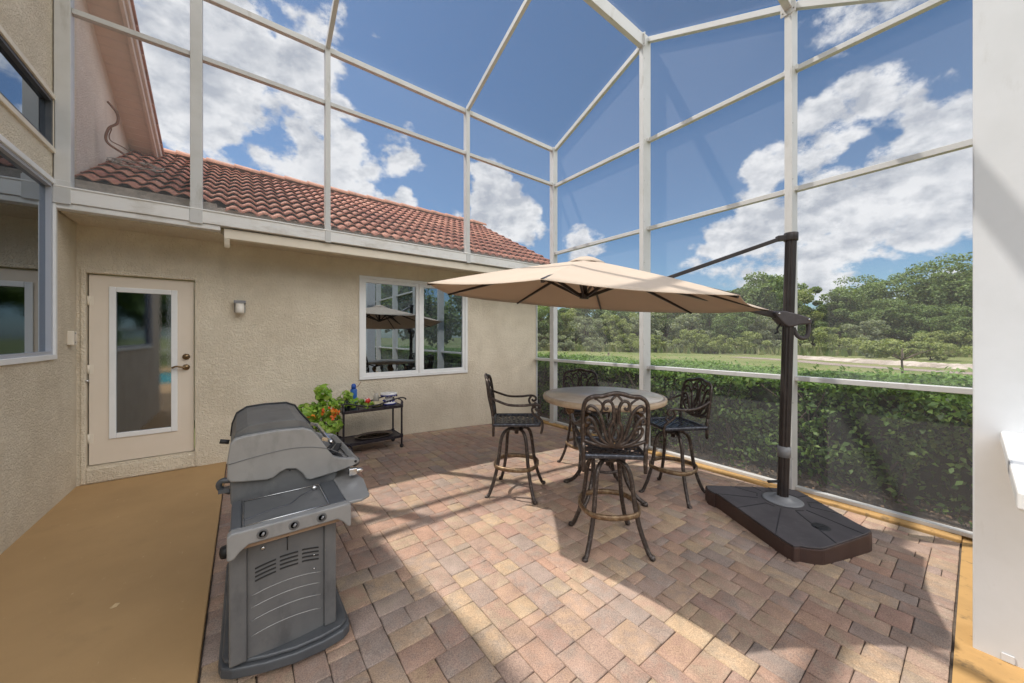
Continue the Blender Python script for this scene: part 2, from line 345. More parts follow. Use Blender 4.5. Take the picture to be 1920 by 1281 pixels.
def glassmat(name, trans, refl, tintc=(.75, .85, .95), rough=.0, drops=False):
    m = bpy.data.materials.new(name); m.use_nodes = True; t = m.node_tree; n = t.nodes
    for x in list(n):
        if x.type == 'BSDF_PRINCIPLED': n.remove(x)
    tr = n.new('ShaderNodeBsdfTransparent'); tr.inputs[0].default_value = (*[trans * c for c in (.8, .95, .9)], 1)
    gl = n.new('ShaderNodeBsdfGlossy'); gl.inputs['Color'].default_value = (*tintc, 1); gl.inputs['Roughness'].default_value = rough
    fr = n.new('ShaderNodeFresnel'); fr.inputs[0].default_value = 1.5
    md = n.new('ShaderNodeMath'); md.operation = 'MULTIPLY_ADD'; md.use_clamp = True; t.links.new(fr.outputs[0], md.inputs[0]); md.inputs[1].default_value = 1 - refl; md.inputs[2].default_value = refl
    ms = n.new('ShaderNodeMixShader'); t.links.new(md.outputs[0], ms.inputs[0]); t.links.new(tr.outputs[0], ms.inputs[1]); t.links.new(gl.outputs[0], ms.inputs[2])
    t.links.new(ms.outputs[0], n['Material Output'].inputs[0])
    if drops:
        tcn = n.new('ShaderNodeTexCoord'); nz = n.new('ShaderNodeTexNoise'); nz.inputs['Scale'].default_value = 70; nz.inputs['Detail'].default_value = 3
        t.links.new(tcn.outputs['Object'], nz.inputs[0]); bp = n.new('ShaderNodeBump'); bp.inputs['Strength'].default_value = .05; bp.inputs['Distance'].default_value = .002
        t.links.new(nz.outputs[0], bp.inputs['Height']); t.links.new(bp.outputs[0], gl.inputs['Normal'])
    return m
GLASS = glassmat('window_glass', .45, .34)
GLASS_L = glassmat('tinted_wall_glass', .12, .34, (.8, .88, .98))
GLASS_D = glassmat('door_glass', .12, .30, (.75, .8, .88), drops=True)
DARKIN = mat('dark_interior', (.012, .014, .016), .9)  # near-black paint stands in for the unlit rooms behind the panes
BLIND = mat('grey_green_blind', (.20, .26, .24), .7)

def zf(x):                                     # the paving falls gently away from the house slab
    k = min(max((x - .5) / 4.5, 0), 1); return .022 - .175 * k * k

# ================================================================== setting: ground and paving
def structure(o): o['kind'] = 'structure'; return o
# far ground
GX = [-400, -60, -20, -8, 5.06, 5.6, 8, 12, 20, 30, 60, 120, 300, 900]
def gz(x): return -.34 if x <= 5.6 else (-.34 - .46 * min((x - 5.6) / 16, 1))
GRASS = mat('golf_lawn', (.11, .145, .045), .9, var=(.19, .19, .085), vscale=.12, vdetail=10, bump=.5, bscale=3, bdist=.1, spec=.1)
me = MB()
YS = [-900, -300, -100, -40, -20, -10, 0, 10, 20, 40, 80, 160, 400, 900]
for i in range(len(GX) - 1):
    for j in range(len(YS) - 1):
        me.add([(GX[i], YS[j], gz(GX[i])), (GX[i + 1], YS[j], gz(GX[i + 1])), (GX[i + 1], YS[j + 1], gz(GX[i + 1])), (GX[i], YS[j + 1], gz(GX[i]))], [(0, 1, 2, 3)])
structure(me.build('ground', GRASS))
# bed of bare earth under the hedge
me = MB()
nx, ny = 10, 60
vs = []
for i in range(nx + 1):
    for j in range(ny + 1):
        x = 5.09 + i * .24; y = -4 + j * 16 / ny
        vs.append((x, y, -.17 - .10 * (i / nx) + random.uniform(-.018, .018)))
me.add(vs, [(i * (ny + 1) + j, (i + 1) * (ny + 1) + j, (i + 1) * (ny + 1) + j + 1, i * (ny + 1) + j + 1) for i in range(nx) for j in range(ny)], True)
structure(me.build('planting_bed', DIRT))
# deck: painted concrete slab
me = MB(); me.box(-1.9, -.165, .9, 5.70, -.2, .042)
me.box(-9.0, 3.0, -14, -11.0, -.2, .036); me.box(-9.0, -6.5, -11.0, .9, -.2, .036); me.box(-.5, 4.84, -11, -.37, -.2, .036); me.box(-6.5, -.5, -5.2, .9, -.2, .036)
structure(me.build('deck_slab', SLAB, bevel=.006))
WATER = mat('pool_water', (.02, .42, .45), .05, spec=.6, bump=.3, bscale=3, bdist=.05)
me = MB(); me.box(-6.5, -.5, -11, -5.2, -.2, -.03); structure(me.build('pool_water', WATER))
# sand joint bed below pavers
SAND = mat('joint_sand', (.075, .058, .045), .95, var=(.13, .105, .08), vscale=25)
me = MB(); xs = [-.165 + i * .25 for i in range(21)] ; xs[-1] = 4.86
for a, b_ in zip(xs[:-1], xs[1:]): me.add([(a, -.2, zf(a) - .0105), (b_, -.2, zf(b_) - .0105), (b_, 5.69, zf(b_) - .0105), (a, 5.69, zf(a) - .0105)], [(0, 1, 2, 3)])
structure(me.build('paving_bed', SAND))
# pavers: three sizes fitted on a 7.6 cm grid
U = .0700; X0, Y0 = -.16, .075; nxg = int((4.84 - X0) / U); nyg = int((5.685 - Y0) / U)
occ = np.zeros((nxg, nyg), bool); rects = []
sizes = [((3, 2), 5), ((2, 3), 4.2), ((2, 2), 4.6), ((3, 3), 1.3), ((2, 1), 1.3), ((1, 2), 1.0)]
for j in range(nyg):
    for i in range(nxg):
        if occ[i, j]: continue
        opts = []
        for (a, b_), wgt in sizes:
            if i + a <= nxg and j + b_ <= nyg and not occ[i:i + a, j:j + b_].any(): opts.append(((a, b_), wgt))
        if not opts: opts = [((1, 1), 1)]
        # avoid leaving one-wide slivers
        s = random.choices([o[0] for o in opts], [o[1] for o in opts])[0]
        ii = i
        free = 0
        while ii < nxg and not occ[ii, j]: free += 1; ii += 1
        if free - s[0] == 1:
            c = [o for o in opts if free - o[0][0] != 1]
            if c: s = random.choices([o[0] for o in c], [o[1] for o in c])[0]
        occ[i:i + s[0], j:j + s[1]] = True; rects.append((i, j, *s))
V = []; F = []
for (i, j, a, b_) in rects:
    g = .0018; c = .0058
    x0, x1, y0, y1 = X0 + i * U + g, X0 + (i + a) * U - g, Y0 + j * U + g, Y0 + (j + b_) * U - g
    x0 += random.uniform(-.001, .0012); y0 += random.uniform(-.001, .0012)
    jz = random.uniform(-.0016, .0016); tx = random.uniform(-.008, .008); ty = random.uniform(-.008, .008)
    cx, cy = (x0 + x1) / 2, (y0 + y1) / 2
    k = len(V)
    rings = ((0, -.013), (0, -.0052), (c * .45, -.0014), (c, 0))
    for ins, dz in rings:
        for (x, y) in ((x0 + ins, y0 + ins), (x1 - ins, y0 + ins), (x1 - ins, y1 - ins), (x0 + ins, y1 - ins)):
            V.append((x, y, zf(x) + dz + jz + (x - cx) * tx + (y - cy) * ty))
    for r_ in range(3):
        for q in range(4): F.append((k + r_ * 4 + q, k + r_ * 4 + (q + 1) % 4, k + r_ * 4 + 4 + (q + 1) % 4, k + r_ * 4 + 4 + q))
    F.append((k + 12, k + 13, k + 14, k + 15))
PAV = bpy.data.materials.new('tumbled_clay_pavers'); PAV.use_nodes = True
t = PAV.node_tree; n = t.nodes; b = n['Principled BSDF']; b.inputs['Roughness'].default_value = .85; b.inputs['Specular IOR Level'].default_value = .25
g = n.new('ShaderNodeNewGeometry'); cr = n.new('ShaderNodeValToRGB'); cr.color_ramp.interpolation = 'CONSTANT'; t.links.new(g.outputs['Random Per Island'], cr.inputs[0])
PC = [(0.486, 0.305, 0.220), (0.441, 0.300, 0.235), (0.510, 0.342, 0.235), (0.441, 0.273, 0.210), (0.382, 0.300, 0.250), (0.533, 0.368, 0.245), (0.463, 0.310, 0.235), (0.400, 0.305, 0.260),
      (0.498, 0.315, 0.230), (0.451, 0.279, 0.220), (0.579, 0.405, 0.255), (0.429, 0.305, 0.240), (0.486, 0.321, 0.245), (0.365, 0.300, 0.260), (0.463, 0.289, 0.220), (0.510, 0.342, 0.240)]
e = cr.color_ramp; e.elements[0].color = (*PC[0], 1); e.elements[1].position = 1 / 16; e.elements[1].color = (*PC[1], 1)
for i in range(2, 16): x = e.elements.new(i / 16); x.color = (*PC[i], 1)
tcn = n.new('ShaderNodeTexCoord')
def nz(scale, detail=4, rough=.6):
    q = n.new('ShaderNodeTexNoise'); q.inputs['Scale'].default_value = scale; q.inputs['Detail'].default_value = detail; q.inputs['Roughness'].default_value = rough
    t.links.new(tcn.outputs['Object'], q.inputs[0]); return q.outputs[0]
def mrr(s, a, b_, c_, d_):
    q = n.new('ShaderNodeMapRange'); t.links.new(s, q.inputs[0])
    for i, v in enumerate((a, b_, c_, d_)): q.inputs[i + 1].default_value = v
    return q.outputs[0]
def mulc(cs, fs):
    q = n.new('ShaderNodeMix'); q.data_type = 'RGBA'; q.blend_type = 'MULTIPLY'; q.inputs[0].default_value = 1
    t.links.new(cs, q.inputs[6]); cmb = n.new('ShaderNodeCombineColor')
    for i in range(3): t.links.new(fs, cmb.inputs[i])
    t.links.new(cmb.outputs[0], q.inputs[7]); return q.outputs[2]
# each block is a blend of two clay colours
fm = n.new('ShaderNodeMath'); fm.operation = 'MULTIPLY'; fm.inputs[1].default_value = 7.31; t.links.new(g.outputs['Random Per Island'], fm.inputs[0])
ff = n.new('ShaderNodeMath'); ff.operation = 'FRACT'; t.links.new(fm.outputs[0], ff.inputs[0])
cr2 = n.new('ShaderNodeValToRGB'); t.links.new(ff.outputs[0], cr2.inputs[0]); e2 = cr2.color_ramp; e2.elements[0].color = (.46, .29, .215, 1); e2.elements[1].color = (.48, .37, .25, 1); x_ = e2.elements.new(.5); x_.color = (.36, .29, .245, 1)
bl = n.new('ShaderNodeMix'); bl.data_type = 'RGBA'; t.links.new(mrr(nz(14, 5, .6), .42, .62, .25, .85), bl.inputs[0]); t.links.new(cr.outputs[0], bl.inputs[6]); t.links.new(cr2.outputs[0], bl.inputs[7])
c_ = mulc(bl.outputs[2], mrr(nz(170, 3, .7), .3, .7, .50, 1.12))
c_ = mulc(c_, mrr(nz(9, 7), .3, .7, .84, 1.14))
c_ = mulc(c_, mrr(nz(1.1, 6), .3, .7, .80, 1.08))
vo = n.new('ShaderNodeTexVoronoi'); vo.inputs['Scale'].default_value = 210; t.links.new(tcn.outputs['Object'], vo.inputs[0])
sp = mrr(vo.outputs['Distance'], .08, .18, .5, 0)
q = n.new('ShaderNodeMix'); q.data_type = 'RGBA'; t.links.new(sp, q.inputs[0]); t.links.new(c_, q.inputs[6]); q.inputs[7].default_value = (.55, .48, .40, 1); c_ = q.outputs[2]
t.links.new(c_, b.inputs['Base Color'])
bp = n.new('ShaderNodeBump'); bp.inputs['Strength'].default_value = .55; bp.inputs['Distance'].default_value = .003; t.links.new(nz(120, 5), bp.inputs['Height']); t.links.new(bp.outputs[0], b.inputs['Normal'])
structure(rawmesh('brick_paving', V, F, PAV))
# ochre kerb along the screen walls
me = MB(); me.box(4.845, 5.10, .068, 5.69, -.3, -.118); me.box(-.165, 5.10, -.36, .066, -.3, -.112)
# the front kerb must follow the fall of the paving
me2 = MB(); xs = [-.165 + i * .25 for i in range(21)] + [5.1]
for a, b_ in zip(xs[:-1], xs[1:]):
    za, zb = zf(a) + .003, zf(b_) + .003
    me2.add([(a, -.36, za), (b_, -.36, zb), (b_, .066, zb), (a, .066, za), (a, -.36, -.3), (b_, -.36, -.3), (b_, .066, -.3), (a, .066, -.3)], [(0, 1, 2, 3), (3, 2, 6, 7), (0, 4, 5, 1)])
me = MB(); me.box(4.845, 5.10, .069, 5.69, -.3, -.118); me.box(4.845, 5.10, -9, -.361, -.3, -.118)
structure(me.build('kerb', KERB, bevel=.012)); structure(me2.build('kerb_front', KERB))

# ================================================================== low wing of the house (door, window, tiled roof)
Z = CZ
house = empty('house_wing', (1.8, 5.8, 0)); tag(house, 'beige stucco house wing with red barrel tile roof, glazed door and double window', 'house')
def hp(mb, name, m, parent=house, **k):
    o = mb.build(name, m, None, **k); o.parent = parent
    mw = Matrix.Translation(Vector(parent.location)) if parent.type == 'EMPTY' else None
    if mw: o.matrix_parent_inverse = mw.inverted()
    return o
YW = 5.68
DX0, DX1, DZ0, DZ1 = -1.300, -.470, .235, 2.265
WX0, WX1, WZ0, WZ1 = 1.405, 3.29, Z - .655, Z + .94
TOP = Z + 1.30
me = MB()
for (x0, x1, z0, z1) in ((-1.38, DX0 - .012, -.2, TOP), (DX0 - .012, DX1 + .012, -.2, DZ0 - .01), (DX0 - .012, DX1 + .012, DZ1 + .012, TOP), (DX1 + .012, WX0, -.2, TOP),
                         (WX0, WX1, -.2, WZ0), (WX0, WX1, WZ1, TOP), (WX1, 4.97, -.2, TOP)):
    me.box(x0, x1, YW, YW + .2, z0, z1)
me.box(4.77, 4.97, YW + .2, 11.0, -.3, TOP)
me.box(-1.38, 4.77, 10.8, 11.0, -.3, TOP)
hp(me, 'wall', STUCCO)
# raised stucco band round the door
me = MB(); me.box(DX0 - .05, DX0 - .0125, YW - .018, YW + .05, .05, DZ1 + .055); me.box(DX1 + .0125, DX1 + .04, YW - .018, YW + .05, .05, DZ1 + .055); me.box(DX0 - .0125, DX1 + .0125, YW - .018, YW + .05, DZ1 + .0125, DZ1 + .055)
me.box(DX0 - .0125, DX1 + .0125, YW - .018, YW + .05, .05, DZ0 - .035)
hp(me, 'door_surround', STUCCO, bevel=.008)
door = MB()
gx0, gx1, gz0, gz1 = DX0 + .155, DX1 - .155, DZ0 + .27, DZ1 - .13
yd = YW + .028
for (x0, x1, z0, z1) in ((DX0, gx0, DZ0, DZ1), (gx1, DX1, DZ0, DZ1), (gx0, gx1, DZ0, gz0), (gx0, gx1, gz1, DZ1)): door.box(x0, x1, yd, yd + .045, z0, z1)
dro = hp(door, 'door', DOORM)
me = MB(); fw = .042
for (x0, x1, z0, z1) in ((gx0 - .012, gx0 + fw, gz0 - .012, gz1 + .012), (gx1 - fw, gx1 + .012, gz0 - .012, gz1 + .012), (gx0 + fw, gx1 - fw, gz0 - .012, gz0 + fw), (gx0 + fw, gx1 - fw, gz1 - fw, gz1 + .012)):
    me.box(x0, x1, yd - .014, yd + .01, z0, z1)
me.build('glass_frame', WHITE, dro, bevel=.005)
me = MB(); me.box(gx0 + fw - .003, gx1 - fw + .003, yd + .012, yd + .018, gz0 + fw - .003, gz1 - fw + .003); me.build('glass', GLASS_D, dro)
me = MB(); me.box(gx0 - .05, gx1 + .05, yd + .06, yd + .09, gz0 - .05, gz1 + .05); me.build('door_dark_sheet', DARKIN, dro)  # dark sheet behind the glass, painted as the unlit room
hx = DX1 - .068
me = MB(); me.lathe([(.0, -.034), (.026, -.03), (.034, -.012), (.036, 0)], (hx, yd - .001, Z - .235), 20, 'y'); me.lathe([(0, -.042), (.012, -.04), (.014, -.03), (.014, -.02)], (hx, yd, Z - .235), 12, 'y'); me.build('deadbolt', BRASS, dro)
me = MB(); me.lathe([(.0, -.026), (.022, -.024), (.033, -.01), (.035, 0)], (hx, yd - .001, Z - .36), 20, 'y')
me.tube(catmull([(hx, yd - .02, Z - .36), (hx, yd - .05, Z - .36), (hx - .03, yd - .06, Z - .355), (hx - .08, yd - .058, Z - .345), (hx - .12, yd - .052, Z - .362)], 5), [.011] * 21, 8); me.build('handle', BRASS, dro)
for hz in (DZ0 + .28, DZ0 + 1.02, DZ0 + 1.75):
    me = MB(); me.tube([(DX0 - .004, yd - .006, hz - .05), (DX0 - .004, yd - .006, hz + .05)], .008, 10); me.box(DX0 + .003, DX0 + .03, yd - .003, yd + .002, hz - .048, hz + .048); me.build('hinge', TRIM, dro)
me = MB(); me.lathe([(.0, -.05), (.012, -.048), (.014, -.03), (.009, -.02), (.009, 0)], (DX0 - .004, yd, DZ0 + .9), 12, 'y'); me.build('door_stop', CHROME, dro)
# window: frame flush with the wall, two fixed lights
wm = (WX0 + .97)
me = MB(); y0, y1 = YW - .022, YW + .06
me.box(WX0, WX1, y0, y1, WZ0, WZ0 + .05); me.box(WX0, WX1, y0, y1, WZ1 - .05, WZ1)
me.box(WX0, WX0 + .05, y0, y1, WZ0 + .05, WZ1 - .05); me.box(WX1 - .05, WX1, y0, y1, WZ0 + .05, WZ1 - .05)
me.box(wm - .02, wm + .02, y0, y1, WZ0 + .05, WZ1 - .05)
win = hp(me, 'window', WHITE, bevel=.004)
for (a, b_) in ((WX0 + .05, wm - .02), (wm + .02, WX1 - .05)):
    me = MB(); s_ = .05; ya, yb = YW - .006, YW + .05
    me.box(a, b_, ya, yb, WZ0 + .05, WZ0 + .05 + s_); me.box(a, b_, ya, yb, WZ1 - .05 - s_, WZ1 - .05); me.box(a, a + s_, ya, yb, WZ0 + .05 + s_, WZ1 - .05 - s_); me.box(b_ - s_, b_, ya, yb, WZ0 + .05 + s_, WZ1 - .05 - s_)
    me.build('sash', WHITE, win, bevel=.004)
    me = MB(); me.box(a + s_ - .003, b_ - s_ + .003, YW + .016, YW + .02, WZ0 + .05 + s_ - .003, WZ1 - .05 - s_ + .003); me.build('glass', GLASS, win)
me = MB()
x = WX0 + .08
while x < WX1 - .1:
    me.bar((x, YW + .14, WZ0 + .06), (x, YW + .14, WZ1 - .06), .004, .05, up=(.5, 1, 0)); x += .29 if random.random() < .8 else .2
me.build('vertical_blind', BLIND, win)
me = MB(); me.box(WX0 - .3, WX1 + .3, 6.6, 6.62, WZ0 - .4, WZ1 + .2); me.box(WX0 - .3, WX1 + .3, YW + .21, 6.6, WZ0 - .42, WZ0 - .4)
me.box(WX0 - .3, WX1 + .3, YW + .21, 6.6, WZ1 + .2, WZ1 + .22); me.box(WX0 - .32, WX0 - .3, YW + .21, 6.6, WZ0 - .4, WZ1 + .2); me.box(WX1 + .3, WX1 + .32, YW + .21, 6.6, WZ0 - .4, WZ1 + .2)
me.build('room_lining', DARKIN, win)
# soffit, fascia and the box gutter that carries the cage
me = MB(); me.box(-1.36, 5.16, 5.215, YW - .001, Z + 1.17, Z + 1.235); hp(me, 'soffit', STUCCO, bevel=.004)
me = MB(); me.box(-.17, 5.20, 5.13, 5.214, Z + 1.115, Z + 1.225)
me.prism([(5.13, Z + 1.115), (5.214, Z + 1.115), (5.214, Z + 1.03), (5.185, Z + 1.02), (5.16, Z + 1.05)], lambda u, v, w_: (w_, u, v), -.17, -.12)
hp(me, 'lower_fascia', TRIM, bevel=.006)
me = MB(); me.box(-1.375, 5.22, 5.085, 5.21, Z + 1.24, Z + 1.385); me.box(-1.375, 5.22, 5.075, 5.215, Z + 1.372, Z + 1.39); me.box(-1.375, -.2, 5.10, 5.21, Z + 1.185, Z + 1.239)
hp(me, 'gutter', GUTTER, bevel=.006)
SL = .525; th = math.atan(SL); CS, SN = math.cos(th), math.sin(th)
me = MB(); me.box(-1.375, 5.20, 5.225, 5.30, Z + 1.391, Z + 1.47); me.box(-1.375, -.24, 5.30, 5.42, Z + 1.40, Z + 1.535); hp(me, 'bird_stop', MORTAR)
# barrel tiles: each tile an S-curved shell laid in courses
YE, ZE, YR = 5.19, Z + 1.435, 8.36
ncourse = 11; slope_len = (YR - YE) / CS; ex = slope_len / ncourse
PER = .302; NS = 16
V = []; F = []
for c in range(ncourse):
    xstart = -1.37; k0 = 0
    i = 0
    while True:
        xa = xstart + i * PER; i += 1
        if xa > 5.20: break
        if c == 0 and xa < -.26: continue
        jx = random.uniform(-.003, .003); jz = random.uniform(-.0025, .0025); k = len(V)
        for layer in (0, 1):
            for row in (0, 1):
                d = c * ex + (0 if row == 0 else ex + .05)
                lift = (.040 if row == 0 else -.004) + jz - layer * .013
                for s in range(NS + 1):
                    u = s / NS
                    h = .0185 * math.cos(4 * math.pi * (u - .25)) - .002 * math.cos(8 * math.pi * (u - .25))
                    x = xa + u * PER * 1.012 + jx
                    nn = h + lift
                    V.append((x, YE + d * CS - nn * SN, ZE + d * SN + nn * CS))
        W_ = NS + 1
        for s in range(NS):
            F.append((k + s, k + s + 1, k + W_ + s + 1, k + W_ + s))
            F.append((k + 2 * W_ + s, k + 3 * W_ + s, k + 3 * W_ + s + 1, k + 2 * W_ + s + 1))
            F.append((k + s, k + 2 * W_ + s, k + 2 * W_ + s + 1, k + s + 1))
        F.append((k, k + W_, k + 3 * W_, k + 2 * W_)); F.append((k + NS, k + 2 * W_ + NS, k + 3 * W_ + NS, k + W_ + NS))
o = rawmesh('roof_tiles', V, F, TILE, smooth=False); o.parent = house; o.matrix_parent_inverse = Matrix.Translation(house.location).inverted()
me = MB(); me.prism([(YE + .05, ZE - .02), (YR, ZE + (YR - YE) * SL - .02), (2 * YR - YE, ZE - .02), (2 * YR - YE, ZE - .08), (YR, ZE + (YR - YE) * SL - .12), (YE + .05, ZE - .08)], lambda u, v, w_: (w_, u, v), -1.37, 5.19)
hp(me, 'roof_deck', MORTAR)
for i in range(17):                            # ridge caps
    x0 = -1.30 + i * .392
    if x0 > 5.1: break
    me = MB(); V2 = []; F2 = []
    for q, (x, rr, dz) in enumerate(((x0, .135, 0), (x0 + .43, .115, -.012))):
        for s in range(11):
            a = math.pi * s / 10
            V2.append((x, YR - math.cos(a) * rr, ZE + (YR - YE) * SL + math.sin(a) * rr * .8 + dz + .01))
    for s in range(10): F2.append((s, s + 1, 12 + s, 11 + s))
    F2.append(tuple(range(11)))
    me.add(V2, F2, True)
    hp(me, 'ridge_cap', RIDGE)
# wall light, chime box
lamp = empty('wall_light', (-.03, YW, Z + .37)); tag(lamp, 'small square wall light with frosted shade right of the glazed door', 'wall lamp')
lx = 0
me = MB(); me.box(-.055, .055, -.022, 0, -.06, .085); me.box(-.06, .06, -.10, -.022, .05, .088); me.build('bracket', GREYP, lamp, bevel=.006)
FROST = mat('frosted_glass', (.75, .70, .62), .35, spec=.5)
me = MB(); me.lathe([(0, -.075), (.04, -.072), (.046, -.06), (.046, .049), (0, .05)], (0, -.068, 0), 20); me.build('shade', FROST, lamp)
chime = empty('junction_box', (-1.38, 5.47, Z - .01)); tag(chime, 'cream electrical box on the side wall left of the door', 'electrical box')
me = MB(); me.box(0, .045, -.045, .045, -.07, .07); me.build('cover', TRIM, chime, bevel=.006)
for sz_ in (.045, -.045): me = MB(); me.lathe([(.006, 0), (.006, .003), (0, .004)], (.045, 0, sz_), 8, 'x'); me.build('screw', GREYP, chime)

# ================================================================== tall part of the house on the left
tall = empty('tall_house_wall', (-1.6, 4, 0)); tag(tall, 'tall pinkish stucco house side with stacked windows and sloping eave', 'house')
XW = -1.38
def tp(mb, name, m, **k): return hp(mb, name, m, parent=tall, **k)
W1 = (Z - .205, Z + 1.435); W2 = (Z + 1.675, Z + 2.205); WY1 = 5.135; WY0 = 2.0
me = MB(); xb = XW - .25
for (y0, y1, z0, z1) in ((1.05, WY0, -.2, Z + 3.32), (WY1, 5.68, -.2, Z + 3.32), (WY0, WY1, -.2, W1[0]), (WY0, WY1, W1[1], W2[0]), (WY0, WY1, W2[1], Z + 3.32)):
    me.box(xb, XW, y0, y1, z0, z1)
me.box(-7.5, xb, 1.05, 1.3, -.2, Z + 3.32)
tp(me, 'wall', STUCCO)
zr = lambda y: Z + 6.44 - .456 * y
me = MB()
me.prism([(5.681, Z + .9), (5.681, zr(5.681)), (7.95, zr(7.95)), (9.4, zr(9.4)), (9.4, Z + .9)], lambda u, v, w_: (w_, u, v), xb, XW)
me.prism([(1.05, Z + 3.321), (1.05, zr(1.05)), (5.68, zr(5.68)), (5.68, Z + 3.321)], lambda u, v, w_: (w_, u, v), xb, XW)
tp(me, 'gable_wall', STUCCO_P)
me = MB()                                       # raking soffit and fascia
P = lambda y, dz: (y, zr(y) + dz)
me.prism([P(1.0, .0), P(9.6, .0), P(9.6, .05), P(1.0, .05)], lambda u, v, w_: (w_, u, v), XW - .3, XW + .27); tp(me, 'soffit', SOFF)
me = MB(); me.prism([P(1.0, -.045), P(9.6, -.045), P(9.6, .13), P(1.0, .13)], lambda u, v, w_: (w_, u, v), XW + .272, XW + .31)
me.prism([P(1.0, .05), P(9.6, .05), P(9.6, .17), P(1.0, .17)], lambda u, v, w_: (w_, u, v), XW + .312, XW + .34); tp(me, 'rake_fascia', PINKT, bevel=.004)
me = MB(); y = 1.0
while y < 9.5:
    me.prism([(y, zr(y) + .172), (y + .34, zr(y + .34) + .20), (y + .34, zr(y + .34) + .24), (y, zr(y) + .235)], lambda u, v, w_: (w_, u, v), XW - .25, XW + .36); y += .325
tp(me, 'rake_tiles', RIDGE)
me = MB(); y = 5.75
while y < 8.1:                                  # v-joints of the soffit boards
    me.prism([P(y, -.004), P(y + .012, -.004), P(y + .012, -.0005), P(y, -.0005)], lambda u, v, w_: (w_, u, v), XW + .005, XW + .268); y += .105
tp(me, 'soffit_batten', PINKT)
BLUEF = mat('blue_grey_frame', (.40, .42, .47), .4)  # even blue-grey for the lower sash
for (a, b_), nm in ((W1, 'lower'), (W2, 'upper')):
    me = MB(); x0, x1 = XW - .06, XW + .02; f_ = .045
    me.box(x0, x1, WY0, WY1, a, a + f_); me.box(x0, x1, WY0, WY1, b_ - f_, b_); me.box(x0, x1, WY1 - f_, WY1, a + f_, b_ - f_); me.box(x0, x1, WY0, WY0 + f_, a + f_, b_ - f_)
    wf = tp(me, 'window_frame', WHITE if nm == 'lower' else TRIM, bevel=.004)
    me = MB(); x0, x1 = XW - .05, XW + .004; e0 = f_; e1 = f_ + .03
    me.box(x0, x1, WY0 + e0, WY1 - e0, a + e0, a + e1); me.box(x0, x1, WY0 + e0, WY1 - e0, b_ - e1, b_ - e0); me.box(x0, x1, WY1 - e1, WY1 - e0, a + e1, b_ - e1)
    me.build('sash', BLUEF if nm == 'lower' else GR_D, wf)
    me = MB(); me.box(XW - .035, XW - .030, WY0 + f_, WY1 - e1 + .003, a + e1 - .003, b_ - e1 + .003); me.build('glass', GLASS_L, wf)
    me = MB(); me.box(XW - .12, XW - .10, WY0 - .02, WY1 + .02, a - .02, b_ + .02); me.build('window_dark_sheet', DARKIN, wf)  # dark sheet in place of the unlit room behind the pane
# roof over the tall part
me = MB(); me.prism([P(1.0, .051), P(9.6, .051), P(9.6, .15), P(1.0, .15)], lambda u, v, w_: (w_, u, v), -7.5, XW - .301); tp(me, 'roof', TILE)

# wires left lying on the roof
WIRE = mat('rusty_wire', (.18, .08, .045), .6, .3); WIREB = mat('grey_cable', (.30, .26, .22), .6)
cb = empty('cable_coil', (-1.05, 6.35, Z + 2.12)); tag(cb, 'loose rusty cable sticking up from a coil on the roof tiles', 'cable')
me = MB(); pts = []
for i in range(70):
    a = i * .33; rr = .17 + .05 * math.sin(i * .9)
    pts.append((math.cos(a) * rr * 1.2, math.sin(a) * rr, math.sin(a) * rr * SL + .03 + .012 * math.sin(i * 1.7)))
me.tube(pts, .0055, 6); me.build('loop', WIREB, cb)
me = MB(); me.tube(catmull([(.05, -.05, .02), (-.12, -.06, .12), (-.24, -.08, .21), (-.22, -.10, .36), (-.15, -.1, .45), (-.15, -.12, .56), (-.22, -.14, .66)], 6), .013, 6)
me.tube(catmull([(.12, .02, .05), (-.1, 0, .2), (-.22, -.05, .25), (-.20, -.08, .38)], 6), .006, 6); me.build('stub', WIRE, cb)

# ================================================================== pool cage
cage = empty('pool_cage', (4.97, 3.0, 0)); tag(cage, 'white aluminium pool cage with insect screen over the patio', 'screen enclosure')
def cp(mb, name, m, **k): return hp(mb, name, m, parent=cage, **k)
ZR, ZEa, ZM, ZL, ZRAIL, ZB = Z + 4.62, Z + 3.78, Z + 3.02, Z + 1.665, Z - .465, -.117
XS = 4.97; YC = 5.14
SCR = mat('screw_dark', (.2, .18, .15), .5)
def roofz(y): return ZR - (YC_ - y) if 0 else (ZEa + (ZR - ZEa) * (5.14 - y) / 2.06 if y > 3.08 else (ZR + (Z + 3.80 - ZR) * (3.08 - y) / 1.82 if y > 1.26 else max(Z + 3.80 - .62 * (1.26 - y), Z + 3.0)))
# side posts on the gutter
for x, wd in ((-1.322, .10), (-.40, .10), (.878, .062), (2.97, .066)):
    me = MB(); me.box(x - wd / 2, x + wd / 2, YC - .05, YC + .05, Z + 1.392, ZEa)
    me.box(x - wd / 2 - .004, x + wd / 2 + .004, YC - .062, YC - .052, Z + 1.225, Z + 1.44)
    cp(me, 'post', ALU, bevel=.004)
me = MB(); me.box(XS - .055, XS + .055, YC - .055, YC + .055, ZB, ZEa); me.box(XS - .085, XS - .056, YC - .05, YC + .05, ZB + .001, ZB + .012); me.box(XS - .062, XS - .056, YC - .03, YC + .03, ZB + .012, ZB + .05)
cp(me, 'post', ALU, bevel=.004)
for y in (3.08, 1.26, -.75, -2.9, -5.1, -7.3):
    me = MB(); me.box(XS - .15, XS + .05, y - .035, y + .035, ZB, roofz(y))
    pst = cp(me, 'post', ALU, bevel=.004)
    z = .25
    while z < roofz(y):
        me = MB(); me.lathe([(.0055, 0), (.0055, -.003), (0, -.005)], (XS - .128, y - .0352, z), 6, 'y'); me.build('screw', SCR, pst); z += .62
